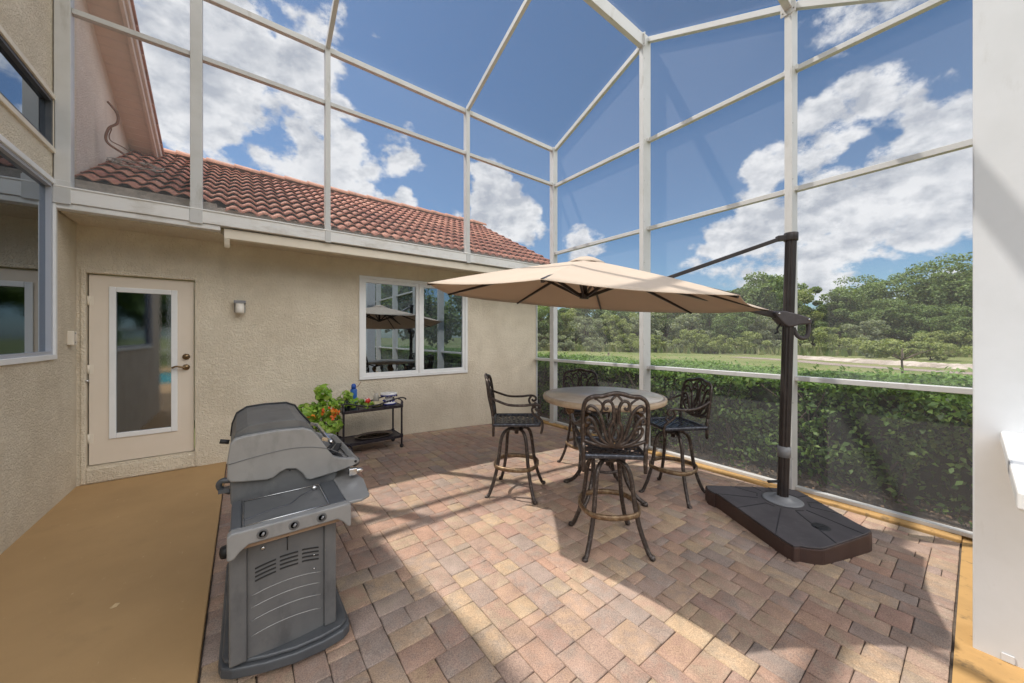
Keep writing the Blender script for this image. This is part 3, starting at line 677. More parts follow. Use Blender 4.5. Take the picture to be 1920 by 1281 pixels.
me = MB(); me.box(XS + .0, XS + .03, 5.66, YW - .001, ZB, Z + 1.16); me.box(XS - .03, XS + .03, 5.60, 5.655, ZB, Z + 1.16) if 0 else None
cp(me, 'post', ALU)
# beams of the screened end wall
segs = [(5.085, 3.116), (3.044, 1.296), (1.224, -.714), (-.786, -2.864), (-2.936, -5.064), (-5.136, -7.264)]
for zc, hh, dp in ((ZRAIL, .05, .10), (ZL, .055, .06), (ZM, .055, .06)):
    for (a, b_) in segs:
        me = MB(); me.box(XS - dp + .05 if dp > .06 else XS - .03, XS + .05 if dp > .06 else XS + .03, b_, a, zc - hh / 2, zc + hh / 2); cp(me, 'beam', ALU, bevel=.003)
me = MB(); me.box(XS - .05, XS + .05, 5.196, 5.655, ZRAIL - .025, ZRAIL + .025); cp(me, 'beam', ALU, bevel=.003)
for (a, b_) in [(5.66, 5.20)] + segs:
    me = MB(); me.box(XS - .03, XS + .04, b_, a, ZB, ZB + .035); cp(me, 'base_rail', ALU, bevel=.003)
for (a, b_) in [((5.085, ZEa - .03), (3.116, ZR - .05)), ((3.044, ZR - .05), (1.296, Z + 3.77)), ((1.224, Z + 3.74), (-.0, Z + 3.0))]:
    me = MB(); me.bar((XS, a[0], a[1]), (XS, b_[0], b_[1]), .06, .07); cp(me, 'beam', ALU, bevel=.003)
# beams of the side wall above the gutter
px = [-1.322, -.40, .878, 2.97, XS]; hw = [.05, .05, .031, .033, .055]
for zc, hh in ((ZM + .03, .05), (ZEa - .03, .07)):
    for i in range(4):
        me = MB(); me.box(px[i] + hw[i] + .001, px[i + 1] - hw[i + 1] - .001, YC - .03, YC + .03, zc - hh / 2, zc + hh / 2); cp(me, 'beam', ALU, bevel=.003)
# rafters and purlins
for x in px[2:4]:
    for (a, b_) in (((5.11, ZEa), (3.10, ZR - .02)), ((3.06, ZR - .02), (1.28, Z + 3.80))):
        me = MB(); me.bar((x, a[0], a[1]), (x, b_[0], b_[1]), .05, .07 if x != .878 else .09); cp(me, 'rafter', ALU)
for y, z in ((3.08, ZR - .05), (1.26, Z + 3.80)):
    me = MB(); me.box(-1.35, XS - .151, y - .035, y + .035, z - .16, z + .03); cp(me, 'ridge_beam' if y == 3.08 else 'purlin', ALU, bevel=.003)
# far side of the cage, beyond the pool
for x in (-9, -6, -3, 0, 3):
    me = MB(); me.box(x - .04, x + .04, -14.05, -13.95, .036, Z + 3.0); cp(me, 'post', ALU)
me = MB()
for z in (.9, 2.0): me.box(-9, 4.9, -14.03, -13.97, z, z + .05)
cp(me, 'beam', ALU)
for y, z in ((3.08, ZR - .07), (1.26, Z + 3.74)):
    me = MB(); me.box(XS - .158, XS - .151, y - .07, y + .07, z - .16, z + .05)
    pl_ = cp(me, 'joint_plate', ALU, bevel=.002)
    for dy, dz in ((-.05, -.12), (.05, -.12), (-.05, .02), (.05, .02)):
        me = MB(); me.lathe([(.007, 0), (.007, -.003), (0, -.005)], (XS - .158, y + dy, z + dz), 6, 'x'); me.build('screw', SCR, pl_)
for zc in (ZRAIL, ZL, ZM):
    for y in (3.08, 1.26):
        for sd in (-1, 1):
            me = MB(); me.box(XS - .056, XS - .0515, y + sd * .036 if sd > 0 else y - .066, y + .066 if sd > 0 else y - .036, zc - .022, zc + .022); cp(me, 'clip', SCR if 0 else GUTTER)
# screens
me = MB(); xs_ = XS + .045
for (a, b_) in [(5.66, 5.20)] + segs:
    for (z0, z1) in ((ZB + .035, ZRAIL - .025), (ZRAIL + .025, ZL), (ZL, ZM)):
        if a == 5.66 and z1 > ZRAIL: z1 = min(z1, Z + 1.1)
        if z0 < z1: me.quad((xs_, a, z0), (xs_, b_, z0), (xs_, b_, z1), (xs_, a, z1))
me.quad((xs_, 5.09, ZM), (xs_, 3.1, ZM), (xs_, 3.1, ZR - .05), (xs_, 5.09, ZEa - .03)); me.quad((xs_, 3.05, ZM), (xs_, 1.29, ZM), (xs_, 1.29, Z + 3.77), (xs_, 3.05, ZR - .05))
me.quad((xs_, 1.22, ZM), (xs_, 0, ZM), (xs_, 0, Z + 3.0), (xs_, 1.22, Z + 3.74))
cp(me, 'screen', SCREEN)
me = MB()
for i in range(4):
    a, b_ = px[i] + hw[i], px[i + 1] - hw[i + 1]
    for (z0, z1) in ((Z + 1.392, ZM), (ZM + .05, ZEa - .03)): me.quad((a, YC, z0), (b_, YC, z0), (b_, YC, z1), (a, YC, z1))
cp(me, 'screen', SCREEN)
me = MB()
for (ya, za, yb, zb) in ((5.14, ZEa, 3.08, ZR), (3.08, ZR, 1.26, Z + 3.80), (1.26, Z + 3.80, -.02, Z + 3.02)):
    me.quad((-1.35, ya, za + .03), (XS, ya, za + .03), (XS, yb, zb + .03), (-1.35, yb, zb + .03))
cp(me, 'screen', SCREEN)

# white wall end at the right with its serving ledge
wl = empty('white_wall', (3.2, -.5, 0)); tag(wl, 'white painted wall end at the right with sunlit serving ledge', 'wall')
me = MB(); me.box(3.05, 3.30, -1.5, .008, zf(3.05) - .02, Z + 2.9); hp(me, 'wall', COLUMN, parent=wl, bevel=.006)
me = MB(); me.box(1.90, 3.049, -.62, -.078, Z - .535, Z - .475); me.box(1.90, 1.96, -.6, -.10, Z - .62, Z - .536); hp(me, 'ledge', WHITE, parent=wl, bevel=.008)
me = MB(); me.box(3.043, 3.049, -.12, -.08, -.03, .01); hp(me, 'outlet_cover', COLUMN, parent=wl, bevel=.003)

# ================================================================== parasol
R_ = 1.56
UC = Vector((2.71, 2.372, Z + .366)); nn = Vector((.03154744, -.08229794, 1)).normalized()
uu = Vector((0, 1, 0)).cross(nn).normalized(); vv = nn.cross(uu)
RIM = [UC + (uu * math.cos(2.92198 - k * math.pi / 4) + vv * math.sin(2.92198 - k * math.pi / 4)) * R_ for k in range(8)]
PB = Vector((4.005, 1.09, 0)); zb0 = zf(4.05)
ptop = PB + Vector((.795, -.606, 0)) * .080; ptop.z = Z + .965
umb = empty('cantilever_parasol', (4.005, 1.09, zb0)); tag(umb, 'beige octagonal cantilever parasol on a bronze post with weighted base', 'parasol')
def up_(mb, name, m, parent=umb, **k): return hp(mb, name, m, parent=parent, **k)
APX = UC + nn * .405
me = MB()
RN = 12
def canopy_pt(k, s, apex, rimpts, sag, off=0):
    """k: fractional rib index, s: 0 centre .. 1 rim"""
    i = int(k) % 8; f = k - int(k); a = rimpts[i]; b2 = rimpts[(i + 1) % 8]
    p = a.lerp(b2, f); e = 1 - (2 * f - 1) ** 2
    q = apex.lerp(p, s) ; q = q + nn * (.012 * math.sin(math.pi * s) - sag * e * s) + (UC - p).normalized() * (.035 * e * s * s if s > .5 else 0)
    return q + nn * off
V = []; F = []; NC = 9
for p_i in range(8):
    for lay in (0, -.004):
        b0 = len(V)
        for r in range(RN + 1):
            for c in range(NC): V.append(canopy_pt(p_i + min(c / (NC - 1), .9999), .10 + .90 * r / RN, APX, RIM, .016, lay))
        for r in range(RN):
            for c in range(NC - 1):
                q = (b0 + r * NC + c, b0 + r * NC + c + 1, b0 + (r + 1) * NC + c + 1, b0 + (r + 1) * NC + c); F.append(q if lay else q[::-1])
    for c in range(NC - 1):
        q0 = b0 + RN * NC + c; q1 = q0 - (RN + 1) * NC; F.append((q0, q0 + 1, q1 + 1, q1))
FT = FABRIC.node_tree; tl = FT.nodes.new('ShaderNodeBsdfTranslucent'); tl.inputs[0].default_value = (.60, .44, .31, 1)
msf = FT.nodes.new('ShaderNodeMixShader'); msf.inputs[0].default_value = .22; FT.links.new(FT.nodes['Principled BSDF'].outputs[0], msf.inputs[1]); FT.links.new(tl.outputs[0], msf.inputs[2]); FT.links.new(msf.outputs[0], FT.nodes['Material Output'].inputs[0])
can = rawmesh('canopy', V, F, FABRIC, smooth=True); can.parent = umb; can.matrix_parent_inverse = Matrix.Translation(umb.location).inverted()
me = MB()                                       # double vent cap on top
sm = [UC + (p - UC) * .135 for p in RIM]
V2 = [APX + nn * .035]
for s, dz in ((.4, .026), (.75, .012), (1.0, -.008)):
    for k in range(16):
        a = sm[k // 2]; b2 = sm[(k // 2 + 1) % 8]; p = a if k % 2 == 0 else (a + b2) / 2
        h = UC.lerp(p, s); h = h + nn * (.405 - .135 * .405 * s + dz + .012 + (0.012 if k % 2 and s == 1 else 0))
        V2.append(h)
F2 = [(0, 1 + k, 1 + (k + 1) % 16) for k in range(16)]
for r in range(2):
    for k in range(16): F2.append((1 + r * 16 + k, 1 + r * 16 + (k + 1) % 16, 1 + (r + 1) * 16 + (k + 1) % 16, 1 + (r + 1) * 16 + k))
me.add(V2, F2, True); vc = up_(me, 'vent_cap', FABRIC); md_ = vc.modifiers.new('s', 'SOLIDIFY'); md_.thickness = .004
HUB = UC + nn * .02
me = MB()
for (z0, r0, z1, r1) in ((-.005, .045, .05, .05), (.05, .026, .37, .026)):
    me.tube([HUB + nn * z0, HUB + nn * z1], [r0, r1], 14)
me.tube([APX - nn * .06, APX - nn * .03], .05, 14); up_(me, 'hub', POLEM)
for k in range(8):
    me = MB(); a = canopy_pt(k, .05, APX, RIM, 0, -.03); b2 = canopy_pt(k, .5, APX, RIM, 0, -.02); c2 = canopy_pt(k, .995, APX, RIM, 0, -.010)
    for p, q in ((a, b2), (b2, c2)): me.bar(p, q, .016, .026, up=nn)
    rb = up_(me, 'rib', POLEM)
    me = MB(); me.bar(HUB + nn * .02 + (RIM[k] - UC).normalized() * .045, canopy_pt(k, .34, APX, RIM, 0, -.035), .018, .026, up=nn); st = up_(me, 'strut', POLEM)
    st.parent = rb; st.matrix_parent_inverse = Matrix.Identity(4)
# post: fluted extrusion
prof = []
for k in range(24):
    a = 2 * math.pi * k / 24; rr = .046 - (.006 if k % 3 == 1 else 0); prof.append((rr * math.cos(a), rr * math.sin(a)))
me = MB(); n0 = len(prof); pb = Vector((4.005, 1.09, zb0 + .15))
me.add([(pb.x + a, pb.y + b2, pb.z) for a, b2 in prof] + [(ptop.x + a, ptop.y + b2, ptop.z) for a, b2 in prof],
       [tuple(range(n0 - 1, -1, -1)), tuple(range(n0, 2 * n0))] + [(i, (i + 1) % n0, n0 + (i + 1) % n0, n0 + i) for i in range(n0)]); up_(me, 'post', POLEM)
pdir = (ptop - pb).normalized()
def onpost(z): return pb + pdir * ((z - pb.z) / pdir.z)
me = MB(); q = onpost(zb0 + .62); me.tube([q - pdir * .05, q + pdir * .05], .052, 20); up_(me, 'band', GREYP)
me = MB(); q = onpost(zb0 + .34); me.tube([q, q + Vector((-.795, .606, 0)) * .075, q + Vector((-.795, .606, -.02)) * .14], [.014, .012, .014], 10); up_(me, 'lever', BLACK)
bd = Vector((UC.x - PB.x, UC.y - PB.y, 0)).normalized()          # boom heading
sdv = Vector((-bd.y, bd.x, 0))
me = MB(); q = onpost(Z + .95); me.tube([q - pdir * .055, q + pdir * .02], .056, 20); me.bar(q - pdir * .02, q - pdir * .03 + bd * .12, .05, .05); up_(me, 'top_collar', POLEM, bevel=.004)
BOOM0 = onpost(Z + .16) + bd * .06; BOOM1 = APX - nn * .075
MIDB = BOOM0.lerp(BOOM1, .66)
me = MB(); me.bar(BOOM0 + Vector((0, 0, .03)), BOOM1, .045, .06); up_(me, 'boom', POLEM, bevel=.006)
me = MB(); me.bar(onpost(Z + .92) + bd * .09, MIDB, .04, .036); up_(me, 'stay_arm', POLEM, bevel=.004)
qc = onpost(Z + .095)
poly = [(.135, .135), (.10, .155), (.03, .145), (-.10, .105), (-.155, .085), (-.175, .05), (-.172, -.06), (-.155, -.10), (-.115, -.105), (-.09, -.085), (-.07, -.06), (-.05, -.02), (.0, .005), (.055, .03), (.09, .06)]
me = MB(); me.prism([(a, b2) for a, b2 in poly if True], lambda u, v, w_: tuple(qc + bd * u + Vector((0, 0, v)) + sdv * w_), -.062, .062) if 0 else None
me = MB()
body = [(.145, .13), (.125, .15), (.05, .145), (-.09, .105), (-.145, .085), (-.168, .055), (-.172, .03), (-.14, .02), (-.075, .02), (-.02, .0), (.03, .0), (.07, .03), (.12, .09)]
me.prism(body, lambda u, v, w_: tuple(qc + bd * u + Vector((0, 0, v)) + sdv * w_), -.06, .06)
hb = up_(me, 'crank_housing', BASEM, bevel=.012)
me = MB(); F3 = lambda u, v: qc + bd * u + Vector((0, 0, v))
me.tube(catmull([F3(-.155, .06), F3(-.172, .0), F3(-.168, -.07), F3(-.14, -.105), F3(-.10, -.10), F3(-.07, -.07), F3(-.045, -.01)], 6), .018, 10); g_ = up_(me, 'handle', BASEM)
me = MB(); me.tube([F3(.06, .04), F3(.095, -.02), F3(.09, -.05), F3(.115, -.065)], [.008, .008, .012, .006], 8); up_(me, 'catch', BLACK)
for u_, v_ in ((.11, .12), (-.14, .065)): me = MB(); me.tube([F3(u_, v_) - sdv * .066, F3(u_, v_) + sdv * .066], .009, 10); up_(me, 'bolt', CHROME)
# weighted base
BP = [(3.84, 1.70), (3.80, 1.62), (3.78, 1.55), (3.33, .90), (3.34, .80), (3.42, .70), (3.52, .655), (4.03, .505), (4.12, .53), (4.18, .62), (4.54, 1.06), (4.55, 1.16), (4.50, 1.24), (3.98, 1.72), (3.91, 1.74)]
BP = [((4.06 + (x - 4.06) * .97) * .963, (1.10 + (y - 1.10) * .98) * .963) for x, y in BP]
BPs = [(p.x, p.y) for p in catmull([(x, y, 0) for x, y in BP], 3, True)]
me = MB(); me.prism(BPs, lambda u, v, w_: (u, v, w_), zb0 - .005, zb0 + .148); up_(me, 'base_side', BASES, bevel=.008)
cx0, cy0 = 3.87, 1.05
me = MB(); me.prism([(cx0 + (x - cx0) * .992, cy0 + (y - cy0) * .992) for x, y in BPs], lambda u, v, w_: (u, v, w_), zb0 + .1485, zb0 + .163); btop = up_(me, 'base_top', BASEM, bevel=.008)
me = MB(); zt = zb0 + .1635
for k, an in enumerate([12, 38, 68, 95, 128, 158, 192, 222, 252, 282, 312, 340]):
    a = R(an); c_a, s_a = math.cos(a), math.sin(a); best = 9
    for i in range(len(BPs)):                   # distance to the outline along this bearing
        x1, y1 = BPs[i]; x2, y2 = BPs[(i + 1) % len(BPs)]; dx, dy = x2 - x1, y2 - y1; den = c_a * dy - s_a * dx
        if abs(den) < 1e-6: continue
        tt = ((x1 - pb.x) * dy - (y1 - pb.y) * dx) / den; ss = ((x1 - pb.x) * s_a - (y1 - pb.y) * c_a) / den
        if tt > 0 and 0 <= ss <= 1: best = min(best, tt)
    if best < .26: continue
    r0 = .2; p0 = Vector((pb.x + c_a * r0, pb.y + s_a * r0, zt)); p1 = Vector((pb.x + c_a * best * .985, pb.y + s_a * best * .985, zt))
    me.bar(p0, p1, .009 if k % 3 else .004, .003)
    if k % 2: me.bar(p0, p0 + Vector((-s_a, c_a, 0)) * .07 + Vector((c_a, s_a, 0)) * -.015, .009, .003)
up_(me, 'groove', BLACK)
me = MB(); me.lathe([(.0, .002), (.155, .002), (.158, .009), (.14, .013), (.09, .013), (.075, .03), (.062, .045), (.055, .047), (0, .047)], (pb.x, pb.y, zb0 + .162), 40); up_(me, 'post_collar', GREYP)
me = MB(); me.lathe([(0, .0), (.062, .0), (.06, .003), (.045, .004), (0, .004)], (3.69, .75, zb0 + .163), 24); me.bar((3.64, .77, zb0 + .169), (3.73, .74, zb0 + .169), .018, .006); up_(me, 'fill_cap', BLACK)

# ================================================================== bar table
tab = empty('bar_table', (2.99, 2.36, zf(3.05))); TH = Z - .60 - zf(3.05)
tag(tab, 'round bar table with pale stone tile top and curved bronze legs', 'table')
STONE = mat('pale_stone_top', (.60, .54, .46), .28, var=(.76, .71, .63), vscale=7, vdetail=8, spec=.5, lo=.35, hi=.7)
me = MB(); me.lathe([(0, 0), (.50, 0), (.575, .0), (.585, .001), (.585, .004), (0, .004)], (0, 0, TH - .004), 72); me.build('stone_top', STONE, tab)
RIMM = mat('cast_stone_rim', (.56, .44, .31), .4, var=(.46, .35, .24), vscale=14, bump=.15, bscale=60, bdist=.002)
me = MB(); me.lathe([(.3, -.02), (.55, -.02), (.575, -.055), (.605, -.058), (.618, -.045), (.622, -.02), (.615, -.004), (.60, .0), (.586, -.001), (.586, -.01), (.3, -.01)], (0, 0, TH), 72); me.build('rim', RIMM, tab)
for k in range(4):
    a = R(14 + 90 * k); c_, s_ = math.cos(a), math.sin(a)
    me = MB(); pf = [(.12, TH - .06), (.24, TH - .075), (.345, TH - .13), (.375, TH - .24), (.33, TH - .38), (.25, TH - .52), (.22, TH - .68), (.255, .20), (.34, .075), (.43, .022)]
    me.tube(catmull([(c_ * r, s_ * r, z) for r, z in pf], 5), [.028 if i < 18 else .021 for i in range(46)], 8); me.lathe([(0, 0), (.03, .003), (.032, .018), (.022, .034), (0, .038)], (c_ * .435, s_ * .435, 0), 12)
    lg = me.build('leg', BRONZE, tab)
    me = MB(); me.lathe([(0, -.06), (.03, -.055), (.05, -.02), (.052, .02), (.03, .055), (0, .06)], (c_ * .385, s_ * .385, TH - .20), 12); me.build('knee_ornament', RINGM, lg)
me = MB(); me.tube([(math.cos(a * math.pi / 12) * .215, math.sin(a * math.pi / 12) * .215, .30) for a in range(24)], .012, 8, closed=True); me.tube([(math.cos(a * math.pi / 12) * .23, math.sin(a * math.pi / 12) * .23, TH - .075) for a in range(24)], .014, 8, closed=True); me.build('brace_ring', BRONZE, tab)

# ================================================================== swivel bar chairs in cast aluminium
def make_chair(base_rot=0.0):
    ch = empty('bar_chair')
    for k in range(4):
        a = R(45 + 90 * k) + base_rot; c_, s_ = math.cos(a), math.sin(a)
        me = MB(); pf = [(.035, .655), (.09, .655), (.15, .625), (.185, .55), (.205, .42), (.225, .30), (.265, .16), (.315, .045), (.335, .022)]
        pts = catmull([(c_ * r, s_ * r, z) for r, z in pf], 5)
        me.tube(pts, .0175, 8); me.lathe([(0, 0), (.02, .002), (.024, .015), (.018, .03), (0, .034)], (c_ * .345, s_ * .345, 0), 10)
        me.build('leg', BRONZE, ch)
    me = MB(); pts = []
    for i in range(40):
        a = 2 * math.pi * i / 40 + base_rot; q = abs(math.cos(2 * (2 * math.pi * i / 40)))
        rr = .225 + .018 * (1 - q) - .004 * q; pts.append((math.cos(a) * rr, math.sin(a) * rr, .295))
    me.tube(pts, .0125, 6, closed=True, flat=1.8, up=(0, 0, 1)); me.build('foot_ring', RINGM, ch)
    me = MB(); me.lathe([(0, .60), (.022, .60), (.022, .64), (.075, .645), (.08, .665), (.055, .672), (.055, .70), (.11, .705), (.11, .717), (0, .717)], (0, 0, 0), 20); me.bar((-.15, 0, .70), (.15, 0, .70), .05, .02); me.bar((0, -.15, .70), (0, .15, .70), .05, .02); me.build('swivel_plate', BRONZE, ch)
    # seat: woven lattice in a frame
    sh = .225; me = MB(); z0 = .742
    nb = 9
    for i in range(nb):
        u0 = -sh + .03 + i * (2 * sh - .06) / (nb - 1)
        for ax in (0, 1):
            pts = []
            for j in range(23):
                v = -sh + .005 + j * (2 * sh - .01) / 22
                off = .0085 * math.sin(j * math.pi / 2.5 + i * math.pi); zz = z0 - .012 * (1 - (v / sh) ** 2) * (1 - (u0 / sh) ** 2)
                pts.append((u0 + off, v, zz + (.001 if ax else -.001)) if ax == 0 else (v, u0 + off, zz + .002))
            me.tube(pts, .0105, 4, flat=.45, up=(0, 0, 1))
    me.build('seat', BRONZE_D, ch)
    me = MB(); c4 = [(-sh, -sh), (sh, -sh), (sh, sh * .94), (0, sh * 1.05), (-sh, sh * .94)]
    pts = catmull([(-sh + .02, -sh, z0), (0, -sh, z0), (sh - .02, -sh, z0), (sh, -sh + .02, z0), (sh, 0, z0), (sh, sh - .03, z0), (sh - .03, sh, z0), (0, sh + .012, z0), (-sh + .03, sh, z0), (-sh, sh - .03, z0), (-sh, 0, z0), (-sh, -sh + .02, z0)], 4, True)
    me.tube(pts, .0125, 8, closed=True, flat=1.5, up=(0, 0, 1)); me.build('seat_frame', BRONZE_D, ch)
    # back
    def BK(u, v):
        v = v * .9 if v > 0 else v                              # u sideways, v up the back from the seat
        y = -.232 - .25 * max(v - .05, 0) ** 1.0 * .55 - .03 * (1 - (u / .22) ** 2) * min(max(v, 0) * 4, 1); return Vector((u, y, .74 + v))
    bc = MB()
    fr = [(-.222, .10), (-.226, .22), (-.226, .36), (-.212, .45), (-.165, .492), (-.10, .50), (-.05, .517), (0, .525)]
    fr = fr + [(-u, v) for u, v in fr[-2::-1]]
    bc.tube(catmull([BK(u, v) for u, v in fr], 5), .0155, 8, flat=1.0)
    for s in (-1, 1):
        bc.tube([BK(s * .222, .12), BK(s * .219, .05), BK(s * .218, -.04) , BK(s * .218, -.11)], [.0155, .016, .0155, .013], 8)
    bc.tube(catmull([BK(u, v) for u, v in ((-.218, .135), (-.15, .11), (-.07, .092), (0, .088), (.07, .092), (.15, .11), (.218, .135))], 4), .0125, 8)
    def S(pts, r0=.0138, r1=.0105):
        for s in (-1, 1):
            p = catmull([BK(s * u, v) for u, v in pts], 6); m_ = len(p)
            bc.tube(p, [r0 + (r1 - r0) * i / (m_ - 1) for i in range(m_)], 6)
    S([(0, .135), (.018, .16), (.022, .19), (.012, .225), (0, .25)], .009, .009)                      # teardrop
    S([(.005, .09), (.035, .15), (.045, .24), (.022, .31), (.020, .37), (.022, .42), (.045, .462), (.078, .455), (.090, .42), (.072, .395), (.055, .41)])
    S([(.015, .09), (.06, .16), (.085, .26), (.105, .34), (.135, .395), (.170, .42), (.195, .405), (.195, .375), (.172, .37)])
    S([(.02, .09), (.085, .14), (.125, .22), (.15, .285), (.18, .325), (.205, .31), (.20, .28), (.178, .28)])
    S([(.03, .09), (.11, .115), (.165, .16), (.19, .215), (.175, .25), (.145, .245), (.138, .215), (.158, .205)])
    S([(.0, .255), (.012, .30), (.006, .36), (.0, .41)], .009, .007)
    S([(.04, .465), (.02, .49), (0, .515)], .009, .009)
    S([(.11, .36), (.095, .40), (.10, .44), (.13, .47), (.15, .48)], .009, .008)
    bc.build('backrest', BRONZE, ch)
    for s in (-1, 1):
        me = MB()
        pts = catmull([BK(s * .224, .30) , Vector((s * .245, -.20, .985)), Vector((s * .262, -.08, .945)), Vector((s * .268, .06, .94)), Vector((s * .266, .17, .95)), Vector((s * .264, .215, .935)), Vector((s * .262, .222, .905)), Vector((s * .262, .195, .89)), Vector((s * .262, .178, .91))], 6)
        me.tube(pts, .0125, 8)
        pts = catmull([Vector((s * .264, .17, .945)), Vector((s * .262, .145, .90)), Vector((s * .258, .165, .85)), Vector((s * .25, .215, .815)), Vector((s * .243, .245, .775)), Vector((s * .238, .248, .72)), Vector((s * .234, .235, .66))], 6)
        me.tube(pts, .0125, 8)
        pts = catmull([Vector((s * .25, .205, .825)), Vector((s * .25, .235, .85)), Vector((s * .25, .215, .872)), Vector((s * .25, .198, .855))], 5); me.tube(pts, .009, 6)
        me.build('armrest', BRONZE, ch)
    return ch
ch0 = make_chair()
def put(c, x, y, ang, label):
    c.location = (x, y, zf(x) + .001); c.rotation_euler = (0, 0, ang); tag(c, label, 'bar chair', 'swivel bar chairs around the table')
def face(x, y, tx=2.99, ty=2.36): return math.atan2(ty - y, tx - x) - math.pi / 2
spots = [(2.28, 1.745, face(2.28, 1.745) + .12, 'nearest bar chair seen from behind, worn bronze scrollwork back toward the viewer'),
         (2.27, 2.90, face(2.27, 2.90), 'bar chair seen side-on at the left of the table, facing right'),
         (3.47, 3.02, face(3.47, 3.02), 'farthest bar chair, mostly hidden behind the round table'),
         (3.64, 1.95, face(3.64, 1.95) + .05, 'bar chair right of the table beside the parasol base, dark woven seat')]
for i, s in enumerate(spots):
    c = ch0 if i == 0 else copy_tree(ch0)
    put(c, *s)
    for ch_ in c.children:                      # the swivel bases stand at their own angles
        if ch_.name.startswith(('leg', 'foot_ring')): ch_.rotation_euler = (0, 0, (R(7), R(-15), R(20), R(38))[i])

# ================================================================== gas grill
G0 = Vector((.18, 2.5, .022)); grill = empty('gas_grill', G0); tag(grill, 'grey gas barbecue grill on a wheeled cart, closed lid, end panel with vents', 'grill')
def gp(mb, name, m, parent=grill, **k): return hp(mb, name, m, parent=grill, **k) if parent is grill else mb.build(name, m, parent, **k)
def gsub(mb, name, m, par, **k):
    return mb.build(name, m, par, **k)
fx = lambda u, v, w_: (u, v, w_)
pb_ = [(-.085, 3.0), (-.09, 2.10), (-.08, 2.06), (-.04, 2.025), (.08, 1.975), (.20, 1.945), (.32, 1.94), (.41, 1.955), (.445, 1.985), (.45, 2.03), (.44, 3.0), (.40, 3.04), (-.05, 3.04)]
me = MB(); me.prism(pb_, fx, .055, .105); me.prism([(.18 + (x - .18) * .95, 2.5 + (y - 2.5) * .97) for x, y in pb_], fx, .1055, .125); gp(me, 'base', GR_D, bevel=.012, seg=3)
for x, y in ((-.03, 2.12), (.38, 2.10), (-.03, 2.9), (.38, 2.9)):
    me = MB(); me.lathe([(0, -.016), (.026, -.015), (.03, -.01), (.03, .01), (.026, .015), (0, .016)], (x, y, .0305 + .022), 16, 'x'); gp(me, 'caster', BLACK)
me = MB(); me.box(-.03, .375, 2.035, 2.93, .125, .74); gp(me, 'cabinet', GR_D, bevel=.006)
for xa, xb_ in ((-.05, .015), (.33, .385)):
    me = MB(); me.box(xa, xb_, 2.005, 2.034, .125, .74); gp(me, 'corner_post', GR_M, bevel=.008)
# curved end panel
V = []; F = []; nu = 14
pn = MB()
for i in range(nu + 1):
    u = i / nu; x = .016 + .313 * u; y = 2.022 - .012 * math.sin(math.pi * u)
    pn.v += [(x, y, .126), (x, y, .705)]
for i in range(nu): pn.f.append((2 * i, 2 * i + 2, 2 * i + 3, 2 * i + 1)); pn.sm.append(True)
pnl = gp(pn, 'end_panel', GR_M)
def py_(x): u = (x - .016) / .313; return 2.022 - .012 * math.sin(math.pi * u)
def arc(x, z0, k=.035): u = (x - .172) / .157; return z0 - k * u * u
me = MB()
for g_i, (xa, xb_) in enumerate(((.045, .125), (.14, .215), (.232, .305))):
    for r_ in range(4):
        z0 = .552 - r_ * .019 ; pts = [(xa + (xb_ - xa) * i / 6, py_(xa + (xb_ - xa) * i / 6) - .0012, arc(xa + (xb_ - xa) * i / 6, z0 + .012 * (g_i - 1) * .3, .03)) for i in range(7)]
        me.tube(pts, .0038, 4, flat=1, up=(0, 0, 1))
gsub(me, 'vent_slot', BLACK, pnl)
me = MB()
for z0 in (.43, .375, .315, .245, .672):
    pts = [(.03 + .285 * i / 12, py_(.03 + .285 * i / 12) - .0005, arc(.03 + .285 * i / 12, z0, .03 if z0 < .6 else .01)) for i in range(13)]; me.tube(pts, .0026, 6)
gsub(me, 'rib_line', GR_L, pnl)
for x, z in ((.075, .615), (.262, .648), (.285, .505), (.285, .437)):
    rr = .009 if z > .6 else .004; me = MB(); me.lathe([(rr, 0), (rr, -.004), (rr * .4, -.006), (0, -.006)], (x, py_(x), z), 10, 'y'); gsub(me, 'screw', CHROME, pnl)
me = MB(); me.box(.165, .177, py_(.17) - .004, py_(.17) + .002, .635, .655); me.tube([(.17, py_(.17) - .003, .636), (.171, py_(.17) - .003, .575)], .002, 6); gsub(me, 'latch', BLACK, pnl)
# shelf: side burner housing with tray and rail
me = MB(); me.box(-.045, .425, 1.975, 2.30, .722, .745); me.box(-.045, -.005, 1.975, 2.30, .745, .757); me.box(.35, .425, 1.975, 2.30, .745, .757); gp(me, 'side_shelf', GR_D, bevel=.005)
me = MB(); me.box(-.004, .349, 1.978, 2.285, .7455, .752); gp(me, 'burner_lid', GR_M, bevel=.004)
me = MB(); me.tube(catmull([(.0, 2.05, .753), (.12, 2.10, .753), (.19, 2.11, .753), (.25, 2.19, .753), (.33, 2.235, .753)], 6), .006, 6, flat=.5, up=(0, 0, 1)); gp(me, 'lid_crease', GR_D)
me = MB(); rc = [(.002, 1.972), (.345, 1.972), (.345, 2.275), (.002, 2.275)]
me.tube([(x, y, .757) for x, y in rc], .0038, 8, closed=True); gp(me, 'wire_rail', CHROME)
me = MB(); me.lathe([(0, 0), (.014, .002), (.012, .02), (0, .024)], (.315, 2.225, .752), 12); gp(me, 'igniter', CHROME)
bar = [(-.055, .640), (-.055, .745), (-.04, .757), (.425, .757), (.44, .745), (.44, .640), (.425, .638), (.405, .665), (.375, .690), (.02, .690), (-.01, .668), (-.03, .642)]
me = MB(); me.prism(bar, lambda u, v, w_: (u, w_, v), 1.925, 1.972); br = gp(me, 'shelf_front', GR_L, bevel=.010, seg=3)
me = MB(); me.box(-.02, .41, 1.976, 2.0, .655, .7215); gp(me, 'tan_strip', TANP)
